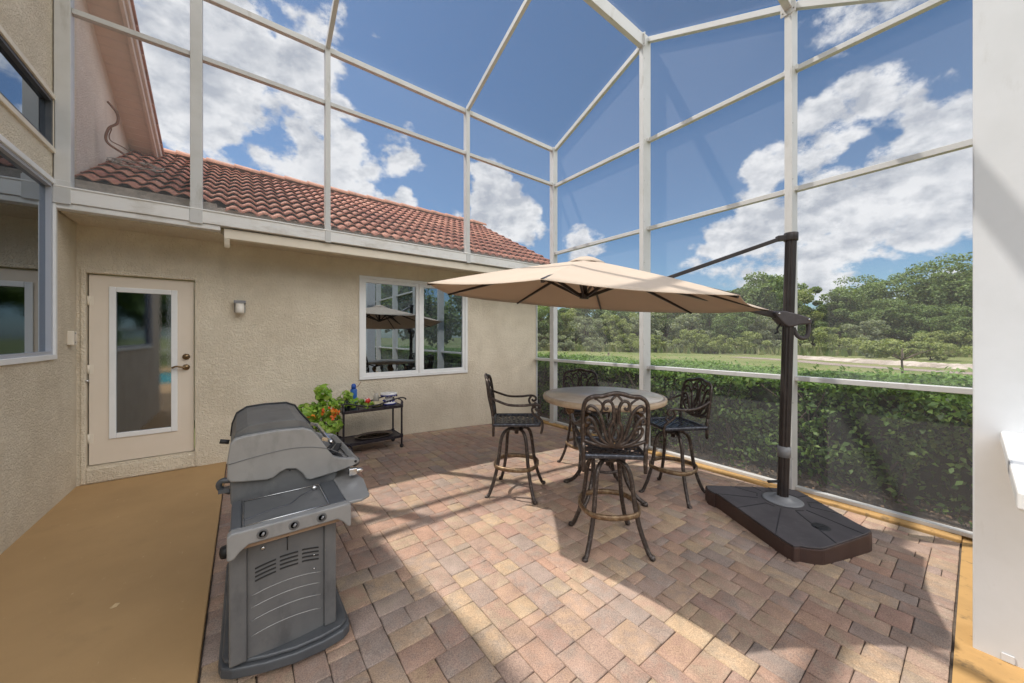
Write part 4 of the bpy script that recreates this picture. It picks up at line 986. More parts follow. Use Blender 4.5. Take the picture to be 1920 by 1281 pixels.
for x in (.07, .19, .305):
    me = MB(); me.lathe([(.026, .002), (.022, -.0015), (.014, -.001), (0, -.001)], (x, 1.926, .722), 20, 'y'); kn = gsub(me, 'hook_recess', GR_M, br)
    me = MB(); me.tube([(x, 1.925, .722), (x, 1.912, .722), (x + .004, 1.905, .735)], .005, 8); gsub(me, 'hook', GREYP, br)
# firebox, end caps and lid
me = MB(); tr_ = [(-.05, .735), (-.055, .90), (.44, .84), (.45, .79), (.43, .735)]
me.prism(tr_, lambda u, v, w_: (u, w_, v), 2.315, 2.95); gp(me, 'firebox', GR_M, bevel=.008)
capp = [(-.05, .862), (-.064, .885), (-.062, .98), (-.052, 1.055), (-.038, 1.078), (.0, 1.088), (.142, 1.097), (.27, 1.090), (.315, 1.068), (.345, 1.03), (.40, .935), (.424, .900), (.46, .882), (.545, .862), (.568, .848), (.566, .832), (.535, .82), (.44, .802), (.305, .789), (.285, .797), (.265, .835), (.235, .867), (.190, .876), (.160, .864), (.13, .842), (.10, .838), (.0, .852)]
for y0, y1 in ((2.285, 2.318), (2.952, 2.985)):
    me = MB(); me.prism(capp, lambda u, v, w_: (u, w_, v), y0, y1); ec = gp(me, 'end_cap', GR_L, bevel=.008, seg=3)
    if y0 < 2.5:
        me = MB(); me.tube(catmull([(-.058, y0 - .001, .955), (.08, y0 - .001, .976), (.23, y0 - .001, .985), (.38, y0 - .001, .955), (.5, y0 - .001, .885)], 6), .0022, 6); gsub(me, 'moulding', GR_M, ec)
        for x, rr, z in ((.545, .008, .845), (.205, .005, .868)): me = MB(); me.lathe([(rr, 0), (rr, -.004), (0, -.005)], (x, y0, z), 10, 'y'); gsub(me, 'screw', BLACK, ec)
lidp = [(x, z - .028 if z > 1.05 else z) for x, z in [(-.06, .95), (-.052, 1.06), (-.03, 1.125), (.02, 1.158), (.12, 1.166), (.24, 1.162), (.29, 1.138), (.325, 1.08), (.375, .985), (.40, .93)]]
lidi = [(x * .97 + .004, z - .012) for x, z in lidp[::-1]]
me = MB(); me.prism(lidp + lidi, lambda u, v, w_: (u, w_, v), 2.325, 2.945)
me.prism(lidp, lambda u, v, w_: (u, w_, v), 2.322, 2.3245); me.prism(lidp, lambda u, v, w_: (u, w_, v), 2.9455, 2.948)
ld = gp(me, 'lid', GR_M, bevel=.01, seg=3)
me = MB(); me.tube([(x * 1.01, 2.94, z + .004) for x, z in lidp], .007, 6); gsub(me, 'lid_edge', BLACK, ld)
me = MB(); me.tube([(.425, 2.36, .965), (.425, 2.90, .965)], .012, 10); me.bar((.38, 2.40, .985), (.425, 2.40, .967), .02, .02); me.bar((.38, 2.86, .985), (.425, 2.86, .967), .02, .02); gsub(me, 'lid_handle', CHROME, ld)
me = MB(); me.prism([(.535, .82), (.565, .832), (.567, .85), (.548, .862), (.53, .845)], lambda u, v, w_: (u, w_, v), 2.319, 2.951)
me.prism([(.44, .80), (.535, .82), (.53, .832), (.44, .815)], lambda u, v, w_: (u, w_, v), 2.319, 2.951); gp(me, 'control_tray', GR_L)
me = MB(); me.box(.43, .50, 2.34, 2.6, .83, .85); me.bar((.45, 2.45, .86), (.52, 2.62, .87), .03, .02); me.tube([(.44, 2.55, .87), (.5, 2.7, .86), (.47, 2.85, .88)], .012, 6); gp(me, 'tools_in_tray', BLACK)
for y in (2.42, 2.62, 2.82):
    me = MB(); me.lathe([(.03, 0), (.03, .02), (.024, .035), (0, .037)], (.56, y, .80), 16, 'x'); me.bar((.597, y, .785), (.597, y, .815), .008, .008); gp(me, 'control_knob', GR_D)
me = MB(); me.lathe([(.014, 0), (.014, .03), (.010, .05), (0, .052)], (.53, 2.26, .795), 10, 'x'); me.box(.50, .545, 2.245, 2.28, .775, .815); gp(me, 'valve', CHROME, bevel=.003)
me = MB(); me.prism([(.426, 1.96), (.50, 1.955), (.545, 1.985), (.575, 2.22), (.56, 2.36), (.56, 2.9), (.43, 2.9)], fx, .735, .752); gp(me, 'front_shelf', GR_L, bevel=.005)
me = MB(); me.tube(catmull([(-.05, 2.33, .86), (-.085, 2.34, .862), (-.098, 2.35, .838), (-.085, 2.36, .81), (-.05, 2.36, .79)], 5), .014, 8); me.box(-.10, -.055, 2.33, 2.37, .80, .82); gp(me, 'rear_bracket', GR_D)
me = MB(); me.tube([(-.06, 2.5, 1.02), (-.10, 2.5, 1.03)], .012, 8); gp(me, 'lid_hinge', BLACK)
me = MB(); me.lathe([(0, -.03), (.03, -.028), (.035, 0), (.03, .028), (0, .03)], (-.08, 2.75, .30), 12); gp(me, 'tank_valve', BLACK)

# ================================================================== serving cart by the wall
SC = empty('serving_cart', (1.43, 5.18, zf(1.4))); tag(SC, 'black cast metal serving cart against the stucco wall below the window', 'serving cart')
cl, cw = .385, .185
def shelf(z, nm):
    me = MB(); me.box(-cl, cl, -cw, cw, z - .012, z + .004); me.box(-cl - .012, cl + .012, -cw - .012, -cw, z - .028, z + .012); me.box(-cl - .012, cl + .012, cw, cw + .012, z - .028, z + .012)
    me.box(-cl - .012, -cl, -cw, cw, z - .028, z + .012); me.box(cl, cl + .012, -cw, cw, z - .028, z + .012); me.build(nm, CARTM, SC, bevel=.004)
shelf(.60, 'top_shelf'); shelf(.17, 'bottom_shelf')
for x in (-1, 1):
    for y in (-1, 1):
        me = MB(); me.tube([(x * cl, y * cw, .05 if x > 0 else .09), (x * cl, y * cw, .16), (x * cl, y * cw, .30), (x * cl, y * cw, .60), (x * cl, y * cw, .66)], .0135, 8)
        for z in (.17, .60): me.lathe([(.014, -.03), (.022, -.02), (.022, .02), (.014, .03)], (x * cl, y * cw, z), 10)
        me.build('leg', CARTM, SC)
for y in (-1, 1):
    me = MB(); me.tube(catmull([(-cl - .03, y * cw, .70), (-cl + .05, y * cw, .705), (-.15, y * cw, .655), (.02, y * cw, .645), (.2, y * cw, .685), (cl - .02, y * cw, .715), (cl + .05, y * cw, .70), (cl + .06, y * cw, .68)], 6), .010, 8)
    me.tube(catmull([(cl, y * cw, .60), (cl + .015, y * cw, .65), (cl - .02, y * cw, .69), (cl - .05, y * cw, .70)], 5), .009, 8); me.tube([(-cl, y * cw, .60), (-cl, y * cw, .70)], .009, 8); me.tube([(-.2, y * cw, .60), (-.2, y * cw, .665)], .006, 6); me.build('side_rail', CARTM, SC)
    me = MB(); me.lathe([(0, -.012), (.024, -.012), (.028, -.006), (.028, .006), (.024, .012), (0, .012)], (cl, y * cw, .028), 16, 'y'); me.tube([(cl, y * cw, .03), (cl, y * cw, .07)], .008, 8); me.build('caster', BLACK, SC)
    me = MB(); wr = .095
    me.tube([(-cl + .0 + math.cos(a * math.pi / 12) * wr, y * (cw + .03), .10 + math.sin(a * math.pi / 12) * wr) for a in range(24)], .011, 8, closed=True)
    for k in range(8): a = k * math.pi / 4; me.tube([(-cl, y * (cw + .03), .10), (-cl + math.cos(a) * wr, y * (cw + .03), .10 + math.sin(a) * wr)], .006, 6)
    me.lathe([(.02, -.012), (.02, .012)], (-cl, y * (cw + .03), .10), 12, 'y'); me.build('wheel', CARTM, SC)
def WC(dx, dy, dz): return (1.43 + dx, 5.18 + dy, zf(1.4) + dz)
# things on the cart
tr0 = empty('perforated_tray', WC(.05, 0, .176)); tag(tr0, 'round dark perforated tray lying on the lower shelf of the cart', 'tray')
me = MB(); me.lathe([(0, .0), (.175, .0), (.20, .02), (.21, .022), (.205, .012), (.18, -.0)], (0, 0, .002), 40); me.v = [(x * 1.25, y * .85, z) for x, y, z in me.v]; me.build('dish', mat('tray_bronze', (.08, .06, .05), .5, .4, var=(.15, .12, .10), vscale=60), tr0)
me = MB()
for rr, c in ((.05, 8), (.09, 14), (.13, 20)):
    for k in range(c): a = 2 * math.pi * k / c; me.lathe([(.0075, 0), (0, .0005)], (math.cos(a) * rr * 1.25, math.sin(a) * rr * .85, .0035), 6)
me.build('perforation', TANP, tr0)
CER = mat('white_ceramic', (.78, .77, .76), .2, spec=.6); BLU = mat('cobalt_glaze', (.03, .035, .25), .2, spec=.6)
ck = empty('cake_stand', WC(.27, .03, .605)); tag(ck, 'white and cobalt blue ceramic cake stand at the right end of the cart', 'cake stand')
me = MB(); me.lathe([(.095, 0), (.10, .012), (.085, .03), (.06, .05), (.05, .085), (.06, .115), (.11, .13), (.115, .16), (.105, .165), (.0, .15)], (0, 0, 0), 28); bd_ = me.build('body', CER, ck)
me = MB(); me.lathe([(.102, .0), (.105, .012), (.098, .016)], (0, 0, 0), 28); me.lathe([(.117, .128), (.119, .137), (.116, .14)], (0, 0, 0), 28)
for k in range(12): a = 2 * math.pi * k / 12; me.lathe([(0, -.016), (.014, -.005), (.014, .005), (0, .016)], (math.cos(a) * .073, math.sin(a) * .073, .048), 8); me.lathe([(0, -.012), (.010, 0), (0, .012)], (math.cos(a) * .106, math.sin(a) * .106, .122), 8)
me.build('glaze_band', BLU, ck)
bx = empty('patterned_dish', WC(.08, -.06, .605)); tag(bx, 'low cream dish with dark pattern between the leaves and the cake stand', 'dish')
me = MB(); me.lathe([(0, .0), (.06, .0), (.08, .03), (.085, .06), (.078, .06), (.07, .02), (0, .012)], (0, 0, 0), 24); me.build('bowl', mat('cream_ceramic', (.55, .48, .30), .35), bx)
me = MB()
for k in range(10): a = 2 * math.pi * k / 10; me.lathe([(0, -.012), (.012, 0), (0, .012)], (math.cos(a) * .078, math.sin(a) * .078, .03), 6)
me.build('pattern', mat('dark_green_glaze', (.03, .05, .02), .4), bx)
gl_ = empty('glass_jar', WC(.11, .10, .605)); tag(gl_, 'small clear pale jar standing against the wall side of the cart', 'jar')
me = MB(); me.lathe([(0, 0), (.04, 0), (.04, .12), (.03, .14), (.03, .16), (0, .16)], (0, 0, 0), 16); me.build('jar', mat('pale_jar', (.48, .44, .38), .2), gl_)
ct = empty('blue_canister', WC(-.20, .08, .605)); tag(ct, 'tall blue spray canister with pale base at the back of the cart', 'canister')
me = MB(); me.lathe([(0, 0), (.043, 0), (.045, .01), (.045, .24), (.038, .255), (0, .255)], (0, 0, 0), 24)
CAN = mat('canister_blue', (.03, .12, .40), .3, var=(.10, .45, .62), vscale=6, vdetail=2, lo=.45, hi=.6); bd_ = me.build('body', CAN, ct)
me = MB(); me.lathe([(.03, .256), (.032, .30), (.022, .325), (0, .33)], (0, 0, 0), 16); me.build('cap', mat('cap_blue', (.02, .09, .42), .3), ct)
me = MB(); me.tube(catmull([(.0, 0, .28), (.05, 0, .285), (.075, 0, .31), (.095, 0, .35)], 4), .006, 6); me.build('straw', TANP, ct)
rb_ = empty('red_white_ball', WC(-.07, -.12, .605)); tag(rb_, 'small red and white ball among the leaves on the cart', 'ball')
me = MB()
me.lathe([(math.sin(math.pi * i / 12) * .042, .042 - math.cos(math.pi * i / 12) * .042) for i in range(13)], (0, 0, .06), 20); me.build('ball', mat('red_ball', (.55, .03, .02), .35, var=(.75, .72, .68), vscale=14, vdetail=1, lo=.52, hi=.55), rb_)
def leafset(name, pts, nrm_, size, m, parent, asp=.55, fold=.25):
    pts = np.asarray(pts, float); k = len(pts); nr = np.asarray(nrm_, float); nr /= np.linalg.norm(nr, axis=1)[:, None] + 1e-9
    rd = rng.normal(size=(k, 3)); tt = rd - nr * (rd * nr).sum(1)[:, None]; tt /= np.linalg.norm(tt, axis=1)[:, None]; bb = np.cross(nr, tt)
    s = np.asarray(size)[:, None] if np.ndim(size) else np.full((k, 1), size)
    v0 = pts - tt * s * .5; v2 = pts + tt * s * .5 - nr * s * .12
    v1 = pts + bb * s * asp * .5 + nr * s * fold * .4; v3 = pts - bb * s * asp * .5 + nr * s * fold * .4
    V = np.stack([v0, v1, v2, v3], 1).reshape(-1, 3); F = np.arange(4 * k).reshape(-1, 4)
    return rawmesh(name, V, F, m, parent)
# trailing plant on the cart and flowering plant beside it
def blob(n_, c, r, up=.5):
    d = rng.normal(size=(n_, 3)); d /= np.linalg.norm(d, axis=1)[:, None]; rr = rng.uniform(.55, 1.0, n_)[:, None]
    return np.array(c) + d * rr * np.array(r), d * .7 + rng.normal(size=(n_, 3)) * .5 + np.array([0, -.3, up])
def plant(name, origin, blobs, label, cat, sz, pot=True):
    o = empty(name, origin); tag(o, label, cat)
    P_, Q_ = [], []
    for (n_, c, r) in blobs: a, b2 = blob(n_, c, r); P_.append(a); Q_.append(b2)
    P_ = np.concatenate(P_); Q_ = np.concatenate(Q_); leafset('foliage', P_, Q_, rng.uniform(sz * .6, sz * 1.25, len(P_)), PLANTL, o, .72)
    me = MB()
    for (n_, c, r) in blobs:
        for k in range(3): me.tube(catmull([(0, 0, .1), (c[0] * .4 + random.uniform(-.03, .03), c[1] * .5, c[2] * .6), (c[0] + random.uniform(-.5, .5) * r[0], c[1], c[2])], 4), .004, 5)
    me.build('stem', STUMP, o); return o
pl = plant('potted_flower_plant', (.80, 5.10, zf(.8)), [(190, (-.16, -.02, .62), (.20, .15, .13)), (130, (.06, -.02, .66), (.16, .15, .14)), (90, (.02, 0, .86), (.10, .12, .12)), (110, (.10, -.06, .44), (.17, .14, .13)), (100, (-.10, -.05, .42), (.18, .14, .14))],
           'bushy light green plant with orange flowers in a pot left of the serving cart', 'potted plant', .085)
me = MB(); me.lathe([(0, 0), (.11, 0), (.15, .22), (.165, .225), (.165, .26), (.15, .26), (.145, .23), (0, .22)], (0, 0, 0), 28); me.build('pot', TERRA, pl)
P_, Q_ = [], []
for c in ((-.12, -.16, .60), (-.02, -.17, .63), (.10, -.17, .66), (.13, -.17, .64), (.10, -.18, .57), (.15, -.16, .60)):
    for k in range(5): P_.append(np.array(c) + rng.normal(size=3) * .018); Q_.append(rng.normal(size=3) + np.array([0, -1, .4]))
leafset('flower', P_, Q_, .055, FLOWER, pl, .7)
pl2 = plant('trailing_plant', WC(-.30, -.05, .606), [(50, (-.08, 0, .10), (.10, .10, .08)), (70, (.08, -.02, .09), (.16, .11, .06)), (45, (-.02, .0, .20), (.09, .09, .06)), (30, (.22, -.08, .05), (.10, .06, .04))],
            'trailing light green leafy plant in a dark pot at the left end of the cart', 'potted plant', .065)
me = MB(); me.lathe([(0, 0), (.045, 0), (.06, .12), (.062, .125), (.055, .12), (0, .11)], (-.02, .02, 0), 20); me.build('pot', mat('slate_pot', (.04, .05, .07), .4), pl2)

# small litter
lf = MB(); lf.add([(-.61, 3.015, .0435), (-.59, 3.032, .052), (-.57, 3.03, .046), (-.58, 3.0, .044), (-.60, 2.992, .048)], [(0, 1, 2, 3, 4)])
o = lf.build('dry_leaf', mat('pale_dry_leaf', (.62, .45, .24), .8)); tag(o, 'pale fallen leaf lying on the tan slab', 'leaf')

# ================================================================== hedge behind the screen
hd = empty('hedge', (6.5, 3.5, -.3)); tag(hd, 'long clipped broadleaf hedge just outside the screened wall', 'hedge')
HT = Z - .545
def hz_off(x, y): return .045 * np.sin(y * 2.1 + x) + .03 * np.sin(y * 5.3 + 2 * x) + .03 * np.sin(x * 3.1)
n_ = 52000
y = rng.uniform(-8.0, 10, n_); z = rng.uniform(-.12, 1, n_); zz = -.05 + z * (HT + .05)
depth = rng.exponential(.13, n_); fx_ = 5.42 + .04 * np.sin(y * 17 + zz * 11) + .07 * np.sin(y * 3 + zz * 4) + .06 * np.sin(y * 7.7 - zz * 9) + .05 * np.sin(zz * 13 + y * 2)
x = fx_ + np.minimum(depth, .6)
low = (zz < .25) & (rng.uniform(size=n_) > .45 + zz * 1.6); keep = ~low
gap = np.sin(y * 4.1 + 1.3) * np.sin(zz * 6.1 + y * 1.7) ; gap2 = np.sin(y * 11.3 + zz * 5) * np.sin(zz * 14.7 - y * 3.9); keep &= ~(((gap > .35) | (gap2 > .5)) & (depth < .16) & (rng.uniform(size=n_) < .9))
P1 = np.stack([x, y, zz], 1)[keep]; N1 = rng.normal(size=P1.shape) * .6 + np.array([-.75, 0, .45])
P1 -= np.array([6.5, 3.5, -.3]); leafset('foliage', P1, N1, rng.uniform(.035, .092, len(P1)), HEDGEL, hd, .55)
n_ = 42000
x = rng.uniform(5.42, 7.9, n_); y = rng.uniform(-8.0, 12, n_); z = HT + hz_off(x, y) - rng.exponential(.035, n_) + np.where(rng.uniform(size=n_) < .07, rng.uniform(0, .11, n_), 0)
P2 = np.stack([x, y, z], 1) - np.array([6.5, 3.5, -.3]); N2 = rng.normal(size=P2.shape) * .55 + np.array([-.2, 0, 1])
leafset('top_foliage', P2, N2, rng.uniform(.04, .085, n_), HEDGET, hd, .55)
me = MB()
for k in range(26):
    y = -2.6 + k * .52 + random.uniform(-.12, .12); x = 5.62 + random.uniform(-.08, .12)
    for q in range(3): me.tube(catmull([(x, y, -.22), (x + random.uniform(-.08, .08), y + random.uniform(-.1, .1), .15), (x + random.uniform(-.15, .15), y + random.uniform(-.25, .25), .55), (x + random.uniform(-.1, .2), y + random.uniform(-.35, .35), .95)], 4), [.013 - .0006 * i for i in range(13)], 5)
hp(me, 'stem', WOODB, parent=hd)
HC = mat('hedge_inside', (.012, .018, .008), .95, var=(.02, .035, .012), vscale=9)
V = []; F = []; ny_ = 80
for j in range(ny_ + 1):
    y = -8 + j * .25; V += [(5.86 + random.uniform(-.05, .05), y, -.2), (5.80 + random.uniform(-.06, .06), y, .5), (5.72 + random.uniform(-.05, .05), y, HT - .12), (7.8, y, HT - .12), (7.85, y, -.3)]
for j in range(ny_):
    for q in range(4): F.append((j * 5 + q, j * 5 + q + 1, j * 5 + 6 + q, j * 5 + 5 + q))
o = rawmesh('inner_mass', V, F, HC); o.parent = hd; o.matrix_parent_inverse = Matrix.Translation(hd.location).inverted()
# dead leaves under the hedge
n_ = 900; P3 = np.stack([rng.uniform(5.12, 5.8, n_), rng.uniform(-2, 6, n_), np.full(n_, -.15)], 1)
o = leafset('leaf_litter', P3, rng.normal(size=P3.shape) * .35 + np.array([0, 0, 1]), .05, leafmat('dead_leaf', [(.12, .07, .04), (.2, .13, .08), (.25, .18, .12)], .8, .1), None); tag(o, 'dry brown leaves scattered on the soil under the hedge', 'leaf litter', kind='stuff')

# ================================================================== beyond: golf course, sand, trees
def W(px_, t_): a = (px_ - 960) / 662; return (t_ * (.606 + .795 * a), t_ * (.795 - .606 * a))
SANDM = mat('white_sand', (.46, .40, .34), .95, var=(.24, .20, .16), vscale=.7, vdetail=9, bump=.8, bscale=1.5, bdist=.3)
PATHM = mat('grey_cart_path', (.20, .155, .13), .9, var=(.27, .22, .19), vscale=.6)
def strip(name, pts, wd, z, m, jag=.3, hump=0):
    V = []; F = []; P_ = catmull([(x, y, 0) for x, y in pts], 14); m_ = len(P_)
    for i, p in enumerate(P_):
        d = (P_[min(i + 1, m_ - 1)] - P_[max(i - 1, 0)]).normalized(); s = Vector((-d.y, d.x, 0))
        for q, (o_, h) in enumerate(((-1, 0), (-.5, .8), (0, 1), (.5, .7), (1, 0))):
            v = p + s * (o_ * wd / 2 + random.uniform(-jag, jag) * abs(o_)); V.append((v.x, v.y, z + h * hump * random.uniform(.7, 1.3)))
    for i in range(m_ - 1):
        for q in range(4): F.append((i * 5 + q, i * 5 + q + 1, i * 5 + 6 + q, i * 5 + 5 + q))
    return structure(rawmesh(name, V, F, m))
strip('sand_bank', [W(1485, 41), W(1560, 36.5), W(1650, 32.0), W(1740, 29), W(1830, 26.5), W(1950, 24)], 3.0, -.785, SANDM, .5, .28)
strip('cart_path', [W(1380, 42), W(1485, 36), W(1560, 31), W(1650, 27.5), W(1740, 25), W(1830, 23), W(1950, 21)], 2.2, -.782, PATHM, .1)
strip('rough_grass', [W(900, 90), W(1050, 74), W(1250, 60), W(1400, 52), W(1560, 52), W(1700, 48), W(1900, 44)], 9, -.775, mat('dry_rough', (.19, .18, .07), .95, var=(.11, .14, .045), vscale=.5, vdetail=9, bump=1, bscale=4, bdist=.3), 2.5, .15)

def make_crown(n_clump, nleaf, rx, ry, rz, leaf, m, parent, zc, seed, droop=0.0, flat=False):
    r2 = np.random.default_rng(seed); C_ = []; Rr = []
    for k in range(n_clump):
        d = r2.normal(size=3); d /= np.linalg.norm(d); d[2] = d[2] if not flat else d[2] * .6
        s = r2.uniform(.35, 1.08); C_.append(d * s * np.array([rx, ry, rz])); Rr.append(r2.uniform(.13, .33) * (rx + rz) / 2)
    C_ = np.array(C_); Rr = np.array(Rr); idx = r2.integers(0, n_clump, nleaf)
    d = r2.normal(size=(nleaf, 3)); d /= np.linalg.norm(d, axis=1)[:, None]; rad = r2.uniform(.25, 1.0, nleaf) ** .5
    P_ = C_[idx] + d * (rad * Rr[idx])[:, None] * np.array([1.15, 1.15, .72]) + np.array([0, 0, zc]); P_[:, 2] -= droop * np.abs(r2.normal(size=nleaf)) * (d[:, 2] < 0)
    N_ = d * .6 + r2.normal(size=(nleaf, 3)) * .6 + np.array([0, 0, .5])
    leafset('crown', P_, N_, r2.uniform(leaf * .6, leaf * 1.4, nleaf), m, parent, .7)
    return C_ + np.array([0, 0, zc])
def make_tree(h, wd, m, seed, nleaf=7000, leaf=.30, trunk_h=.35, trunk_r=.22, droop=0.0, nc=26):
    o = empty('broadleaf_tree'); zc = h * (.5 + trunk_h * .5) ; rz = h * (1 - trunk_h) * .54
    C_ = make_crown(nc, nleaf, wd / 2, wd / 2, rz, leaf, m, o, zc, seed, droop)
    me = MB(); rd = random.Random(seed); zt = h * trunk_h
    me.tube(catmull([(0, 0, -.3), (rd.uniform(-.1, .1), rd.uniform(-.1, .1), zt * .5), (rd.uniform(-.3, .3), rd.uniform(-.3, .3), zt), (rd.uniform(-.4, .4), rd.uniform(-.4, .4), zc)], 4), [trunk_r * (1 - .05 * i) for i in range(13)], 8)
    for k in range(0, nc, 3): c = C_[k]; me.tube(catmull([(0, 0, zt * .8), (c[0] * .4, c[1] * .4, zt + (c[2] - zt) * .6), tuple(c)], 3), [trunk_r * .45, trunk_r * .35, trunk_r * .3, trunk_r * .25, trunk_r * .2, trunk_r * .15, trunk_r * .1], 6)
    me.build('trunk', WOODB, o); return o
protos = {'oak': make_tree(11.5, 10.0, TREEL[0], 3, 15000, .34, .10, .22, 0, 46), 'olive': make_tree(9.5, 8.0, TREEL[1], 5, 12000, .32, .10, .2, 0, 40), 'grey': make_tree(8, 7.5, TREEL[2], 8, 10000, .30, .06, .2, 0, 36),
          'moss': make_tree(13, 12, TREEL[0], 12, 15000, .32, .33, .3, 1.6, 40), 'bush': make_tree(3.8, 6.5, TREEL[1], 21, 6500, .22, .02, .1), 'gbush': make_tree(3.6, 5.6, TREEL[2], 24, 5000, .22, .02, .1)}
protos['bush'].name = 'shrub'; protos['gbush'].name = 'shrub'
used = {}
GZ = -.80
def place(kind, x, y, s, label, cat='tree', group='trees beyond the lawn', sz=1.0):
    o = protos[kind] if kind not in used else copy_tree(protos[kind]); used[kind] = 1
    o.location = (x, y, GZ); o.rotation_euler = (0, 0, random.uniform(0, 6.28)); o.scale = (s, s, s * sz); tag(o, label, cat, group)
DESC = {'oak': 'dense dark green tree in the wood beyond the lawn', 'olive': 'lighter olive green tree in the wood beyond the lawn', 'grey': 'low greyish green tree at the edge of the wood',
        'moss': 'tall spreading tree with drooping mossy branches at the right of the wood'}
TR = [('oak', 985, 78, 1.05), ('oak', 1015, 66, .85), ('olive', 1045, 72, .95), ('oak', 1080, 80, .95), ('grey', 1100, 64, .8), ('oak', 1135, 76, 1.0), ('olive', 1160, 68, .8), ('oak', 1190, 80, 1.0), ('grey', 1215, 62, .85),
      ('oak', 1245, 72, .95), ('olive', 1275, 78, 1.1), ('grey', 1290, 60, .85), ('oak', 1330, 64, .85), ('oak', 1365, 70, 1.0), ('olive', 1395, 74, 1.35), ('grey', 1400, 58, .85), ('oak', 1375, 56, .62), ('oak', 1425, 66, 1.25), ('olive', 1450, 70, 1.3),
      ('oak', 1455, 76, 1.35), ('grey', 1440, 58, .8), ('olive', 1525, 72, .85), ('oak', 1500, 74, .78), ('oak', 1560, 78, .85), ('oak', 1595, 62, 1.0), ('olive', 1570, 66, .85), ('moss', 1630, 66, 1.0), ('oak', 1660, 54, .72), ('moss', 1710, 58, .98), ('oak', 1740, 50, .62),
      ('moss', 1790, 54, 1.02), ('oak', 1800, 45, .55), ('moss', 1850, 50, 1.05), ('oak', 1900, 48, .8), ('olive', 1695, 68, 1.15), ('oak', 1760, 64, 1.1), ('oak', 1830, 62, 1.15), ('grey', 1620, 52, .62), ('oak', 940, 84, 1.1), ('olive', 900, 80, 1.0)]
REG = [(1031, 'left of the corner post'), (1205, 'between corner post and middle post'), (1478, 'between middle post and parasol post'), (1640, 'right of the parasol post'), (1760, 'above the small thin tree'), (3000, 'beside the white wall end')]
ORD = ['first', 'second', 'third', 'fourth', 'fifth', 'sixth', 'seventh', 'eighth', 'ninth', 'tenth', 'eleventh', 'twelfth']
cnt = {}
for (kd, p_, t_, s) in sorted(TR, key=lambda q: q[1]):
    rg = next(r[1] for r in REG if p_ < r[0]); c_ = cnt.get((kd, rg), 0); cnt[(kd, rg)] = c_ + 1
    nm_ = {'oak': 'dark green tree', 'olive': 'olive green tree', 'grey': 'low greyish tree', 'moss': 'tall mossy spreading tree'}[kd]
    place(kd, *W(p_, t_), s, '%s %s %s' % (ORD[c_], nm_, rg))
def wood(name, spots_, label, m, seed):
    r2 = np.random.default_rng(seed); PP = []; NN = []
    for (x, y, hh, ww) in spots_:
        for k in range(16):
            d = r2.normal(size=3); d /= np.linalg.norm(d); c = np.array([x, y, GZ + hh * .5]) + d * np.array([ww, ww, hh * .42]) * r2.uniform(.3, .9); n0_ = 150
            dd = r2.normal(size=(n0_, 3)); dd /= np.linalg.norm(dd, axis=1)[:, None]; PP.append(c + dd * r2.uniform(.4, 1, (n0_, 1)) * ww * .42); NN.append(dd + r2.normal(size=dd.shape) * .5 + np.array([0, 0, .5]))
    PP = np.concatenate(PP); NN = np.concatenate(NN); o = leafset(name, PP, NN, r2.uniform(.35, .8, len(PP)), m, None, .7); tag(o, label, 'wood', kind='stuff')
wood('far_wood', [(*W(860 + k * 26 + random.uniform(-8, 8), random.uniform(88, 104)), random.uniform(8, 12) * (1.12 if k > 27 else (.95 if k > 19 else .8)), 5.0) for k in range(44)], 'far mass of trees closing the wood behind the nearer crowns', TREEL[0], 5)
wood('reflected_wood', [(-26 + k * 5.2 + random.uniform(-1.5, 1.5), -32 + random.uniform(-4, 3) + max(0, k - 9) * 2.2, random.uniform(10, 14), 4.2) for k in range(20)], 'wood behind the pool that shows in the window panes', TREEL[0], 9)
place('bush', *W(1553, 47), .95, 'broad olive bush standing on the golf course left of the small tree', 'bush', 'bushes on the golf course')
place('gbush', *W(1650, 40), .62, 'greyish bush behind the thin trunked small tree', 'bush', 'bushes on the golf course')
place('bush', *W(1745, 36), .72, 'yellowish bush at the far right of the small tree', 'bush', 'bushes on the golf course')
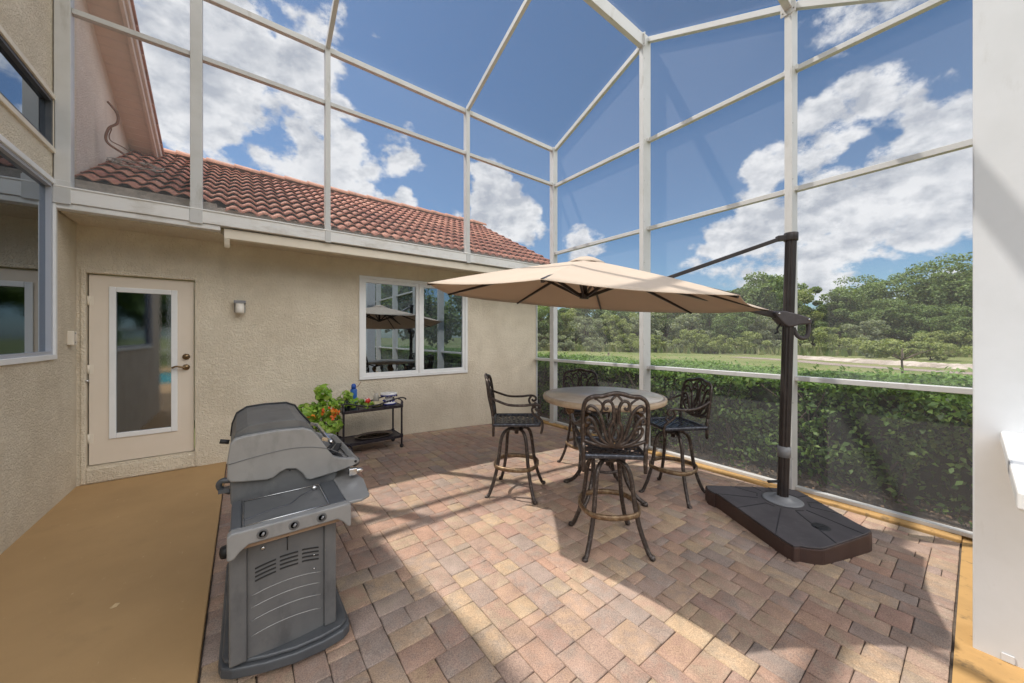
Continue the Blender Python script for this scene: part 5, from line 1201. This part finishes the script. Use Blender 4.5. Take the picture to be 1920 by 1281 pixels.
for k_, (p_, t_, s) in enumerate(sorted(((1110, 58, .7), (1180, 56, .75), (1270, 54, .6), (1340, 50, .7), (1060, 60, .8), (1230, 55, .7), (1400, 50, .8), (1440, 49, .6), (1300, 53, .9), (1620, 50, .6), (1790, 44, .8), (1010, 62, .9)))):
    place(random.choice(['bush', 'gbush']), *W(p_, t_), s, ORD[k_] + ' low shrub along the foot of the wood', 'bush', 'shrubs along the wood edge')
# small tree close by
st = empty('small_tree', (*W(1692, 16.5), -.68)); tag(st, 'small flat topped tree with a bare thin trunk just beyond the hedge', 'tree')
make_crown(26, 9000, 1.5, 1.3, .62, .10, TREEL[1], st, 1.72, 44, flat=True)
me = MB(); me.tube(catmull([(0, 0, -.1), (.02, 0, .7), (-.02, .02, 1.3), (.05, 0, 1.9)], 4), [.055, .052, .05, .048, .045, .043, .04, .038, .036, .034, .03, .028, .025], 8)
for k in range(7): a = k * .9; me.tube([(0, 0, 1.2), (math.cos(a) * .5, math.sin(a) * .5, 1.5), (math.cos(a) * .95, math.sin(a) * .95, 1.75)], [.03, .022, .01], 6)
me.build('trunk', WOODB, st)
ps = empty('marker_post', (*W(1141, 27), -.80)); tag(ps, 'thin dark marker post standing in the lawn beyond the hedge', 'post')
me = MB(); me.tube([(0, 0, 0), (0, 0, 1.15)], .07, 8); me.lathe([(.085, 1.15), (.085, 1.2), (0, 1.22)], (0, 0, 0), 10); me.build('shaft', WOODB, ps)
# tall grass fringe at the foot of the wood
n_ = 5000; px_ = rng.uniform(980, 1900, n_); t_ = np.interp(px_, [980, 1250, 1450, 1900], [66, 56, 49, 43]) + rng.normal(size=n_) * 1.3
a = (px_ - 960) / 662; X_ = t_ * (.606 + .795 * a); Y_ = t_ * (.795 - .606 * a); hgt = rng.uniform(.5, 1.3, n_)
V = np.zeros((n_, 3, 3)); V[:, 0] = np.stack([X_ - .15, Y_ + .15, np.full(n_, GZ)], 1); V[:, 1] = np.stack([X_ + .15, Y_ - .15, np.full(n_, GZ)], 1); V[:, 2] = np.stack([X_ + rng.normal(size=n_) * .2, Y_ + rng.normal(size=n_) * .2, GZ + hgt], 1)
o = rawmesh('tall_grass', V.reshape(-1, 3), np.arange(3 * n_).reshape(-1, 3), leafmat('reed', [(.10, .15, .04), (.17, .20, .07), (.24, .23, .10)], .7, .2)); tag(o, 'pale tall grass along the foot of the wood', 'tall grass', kind='stuff')
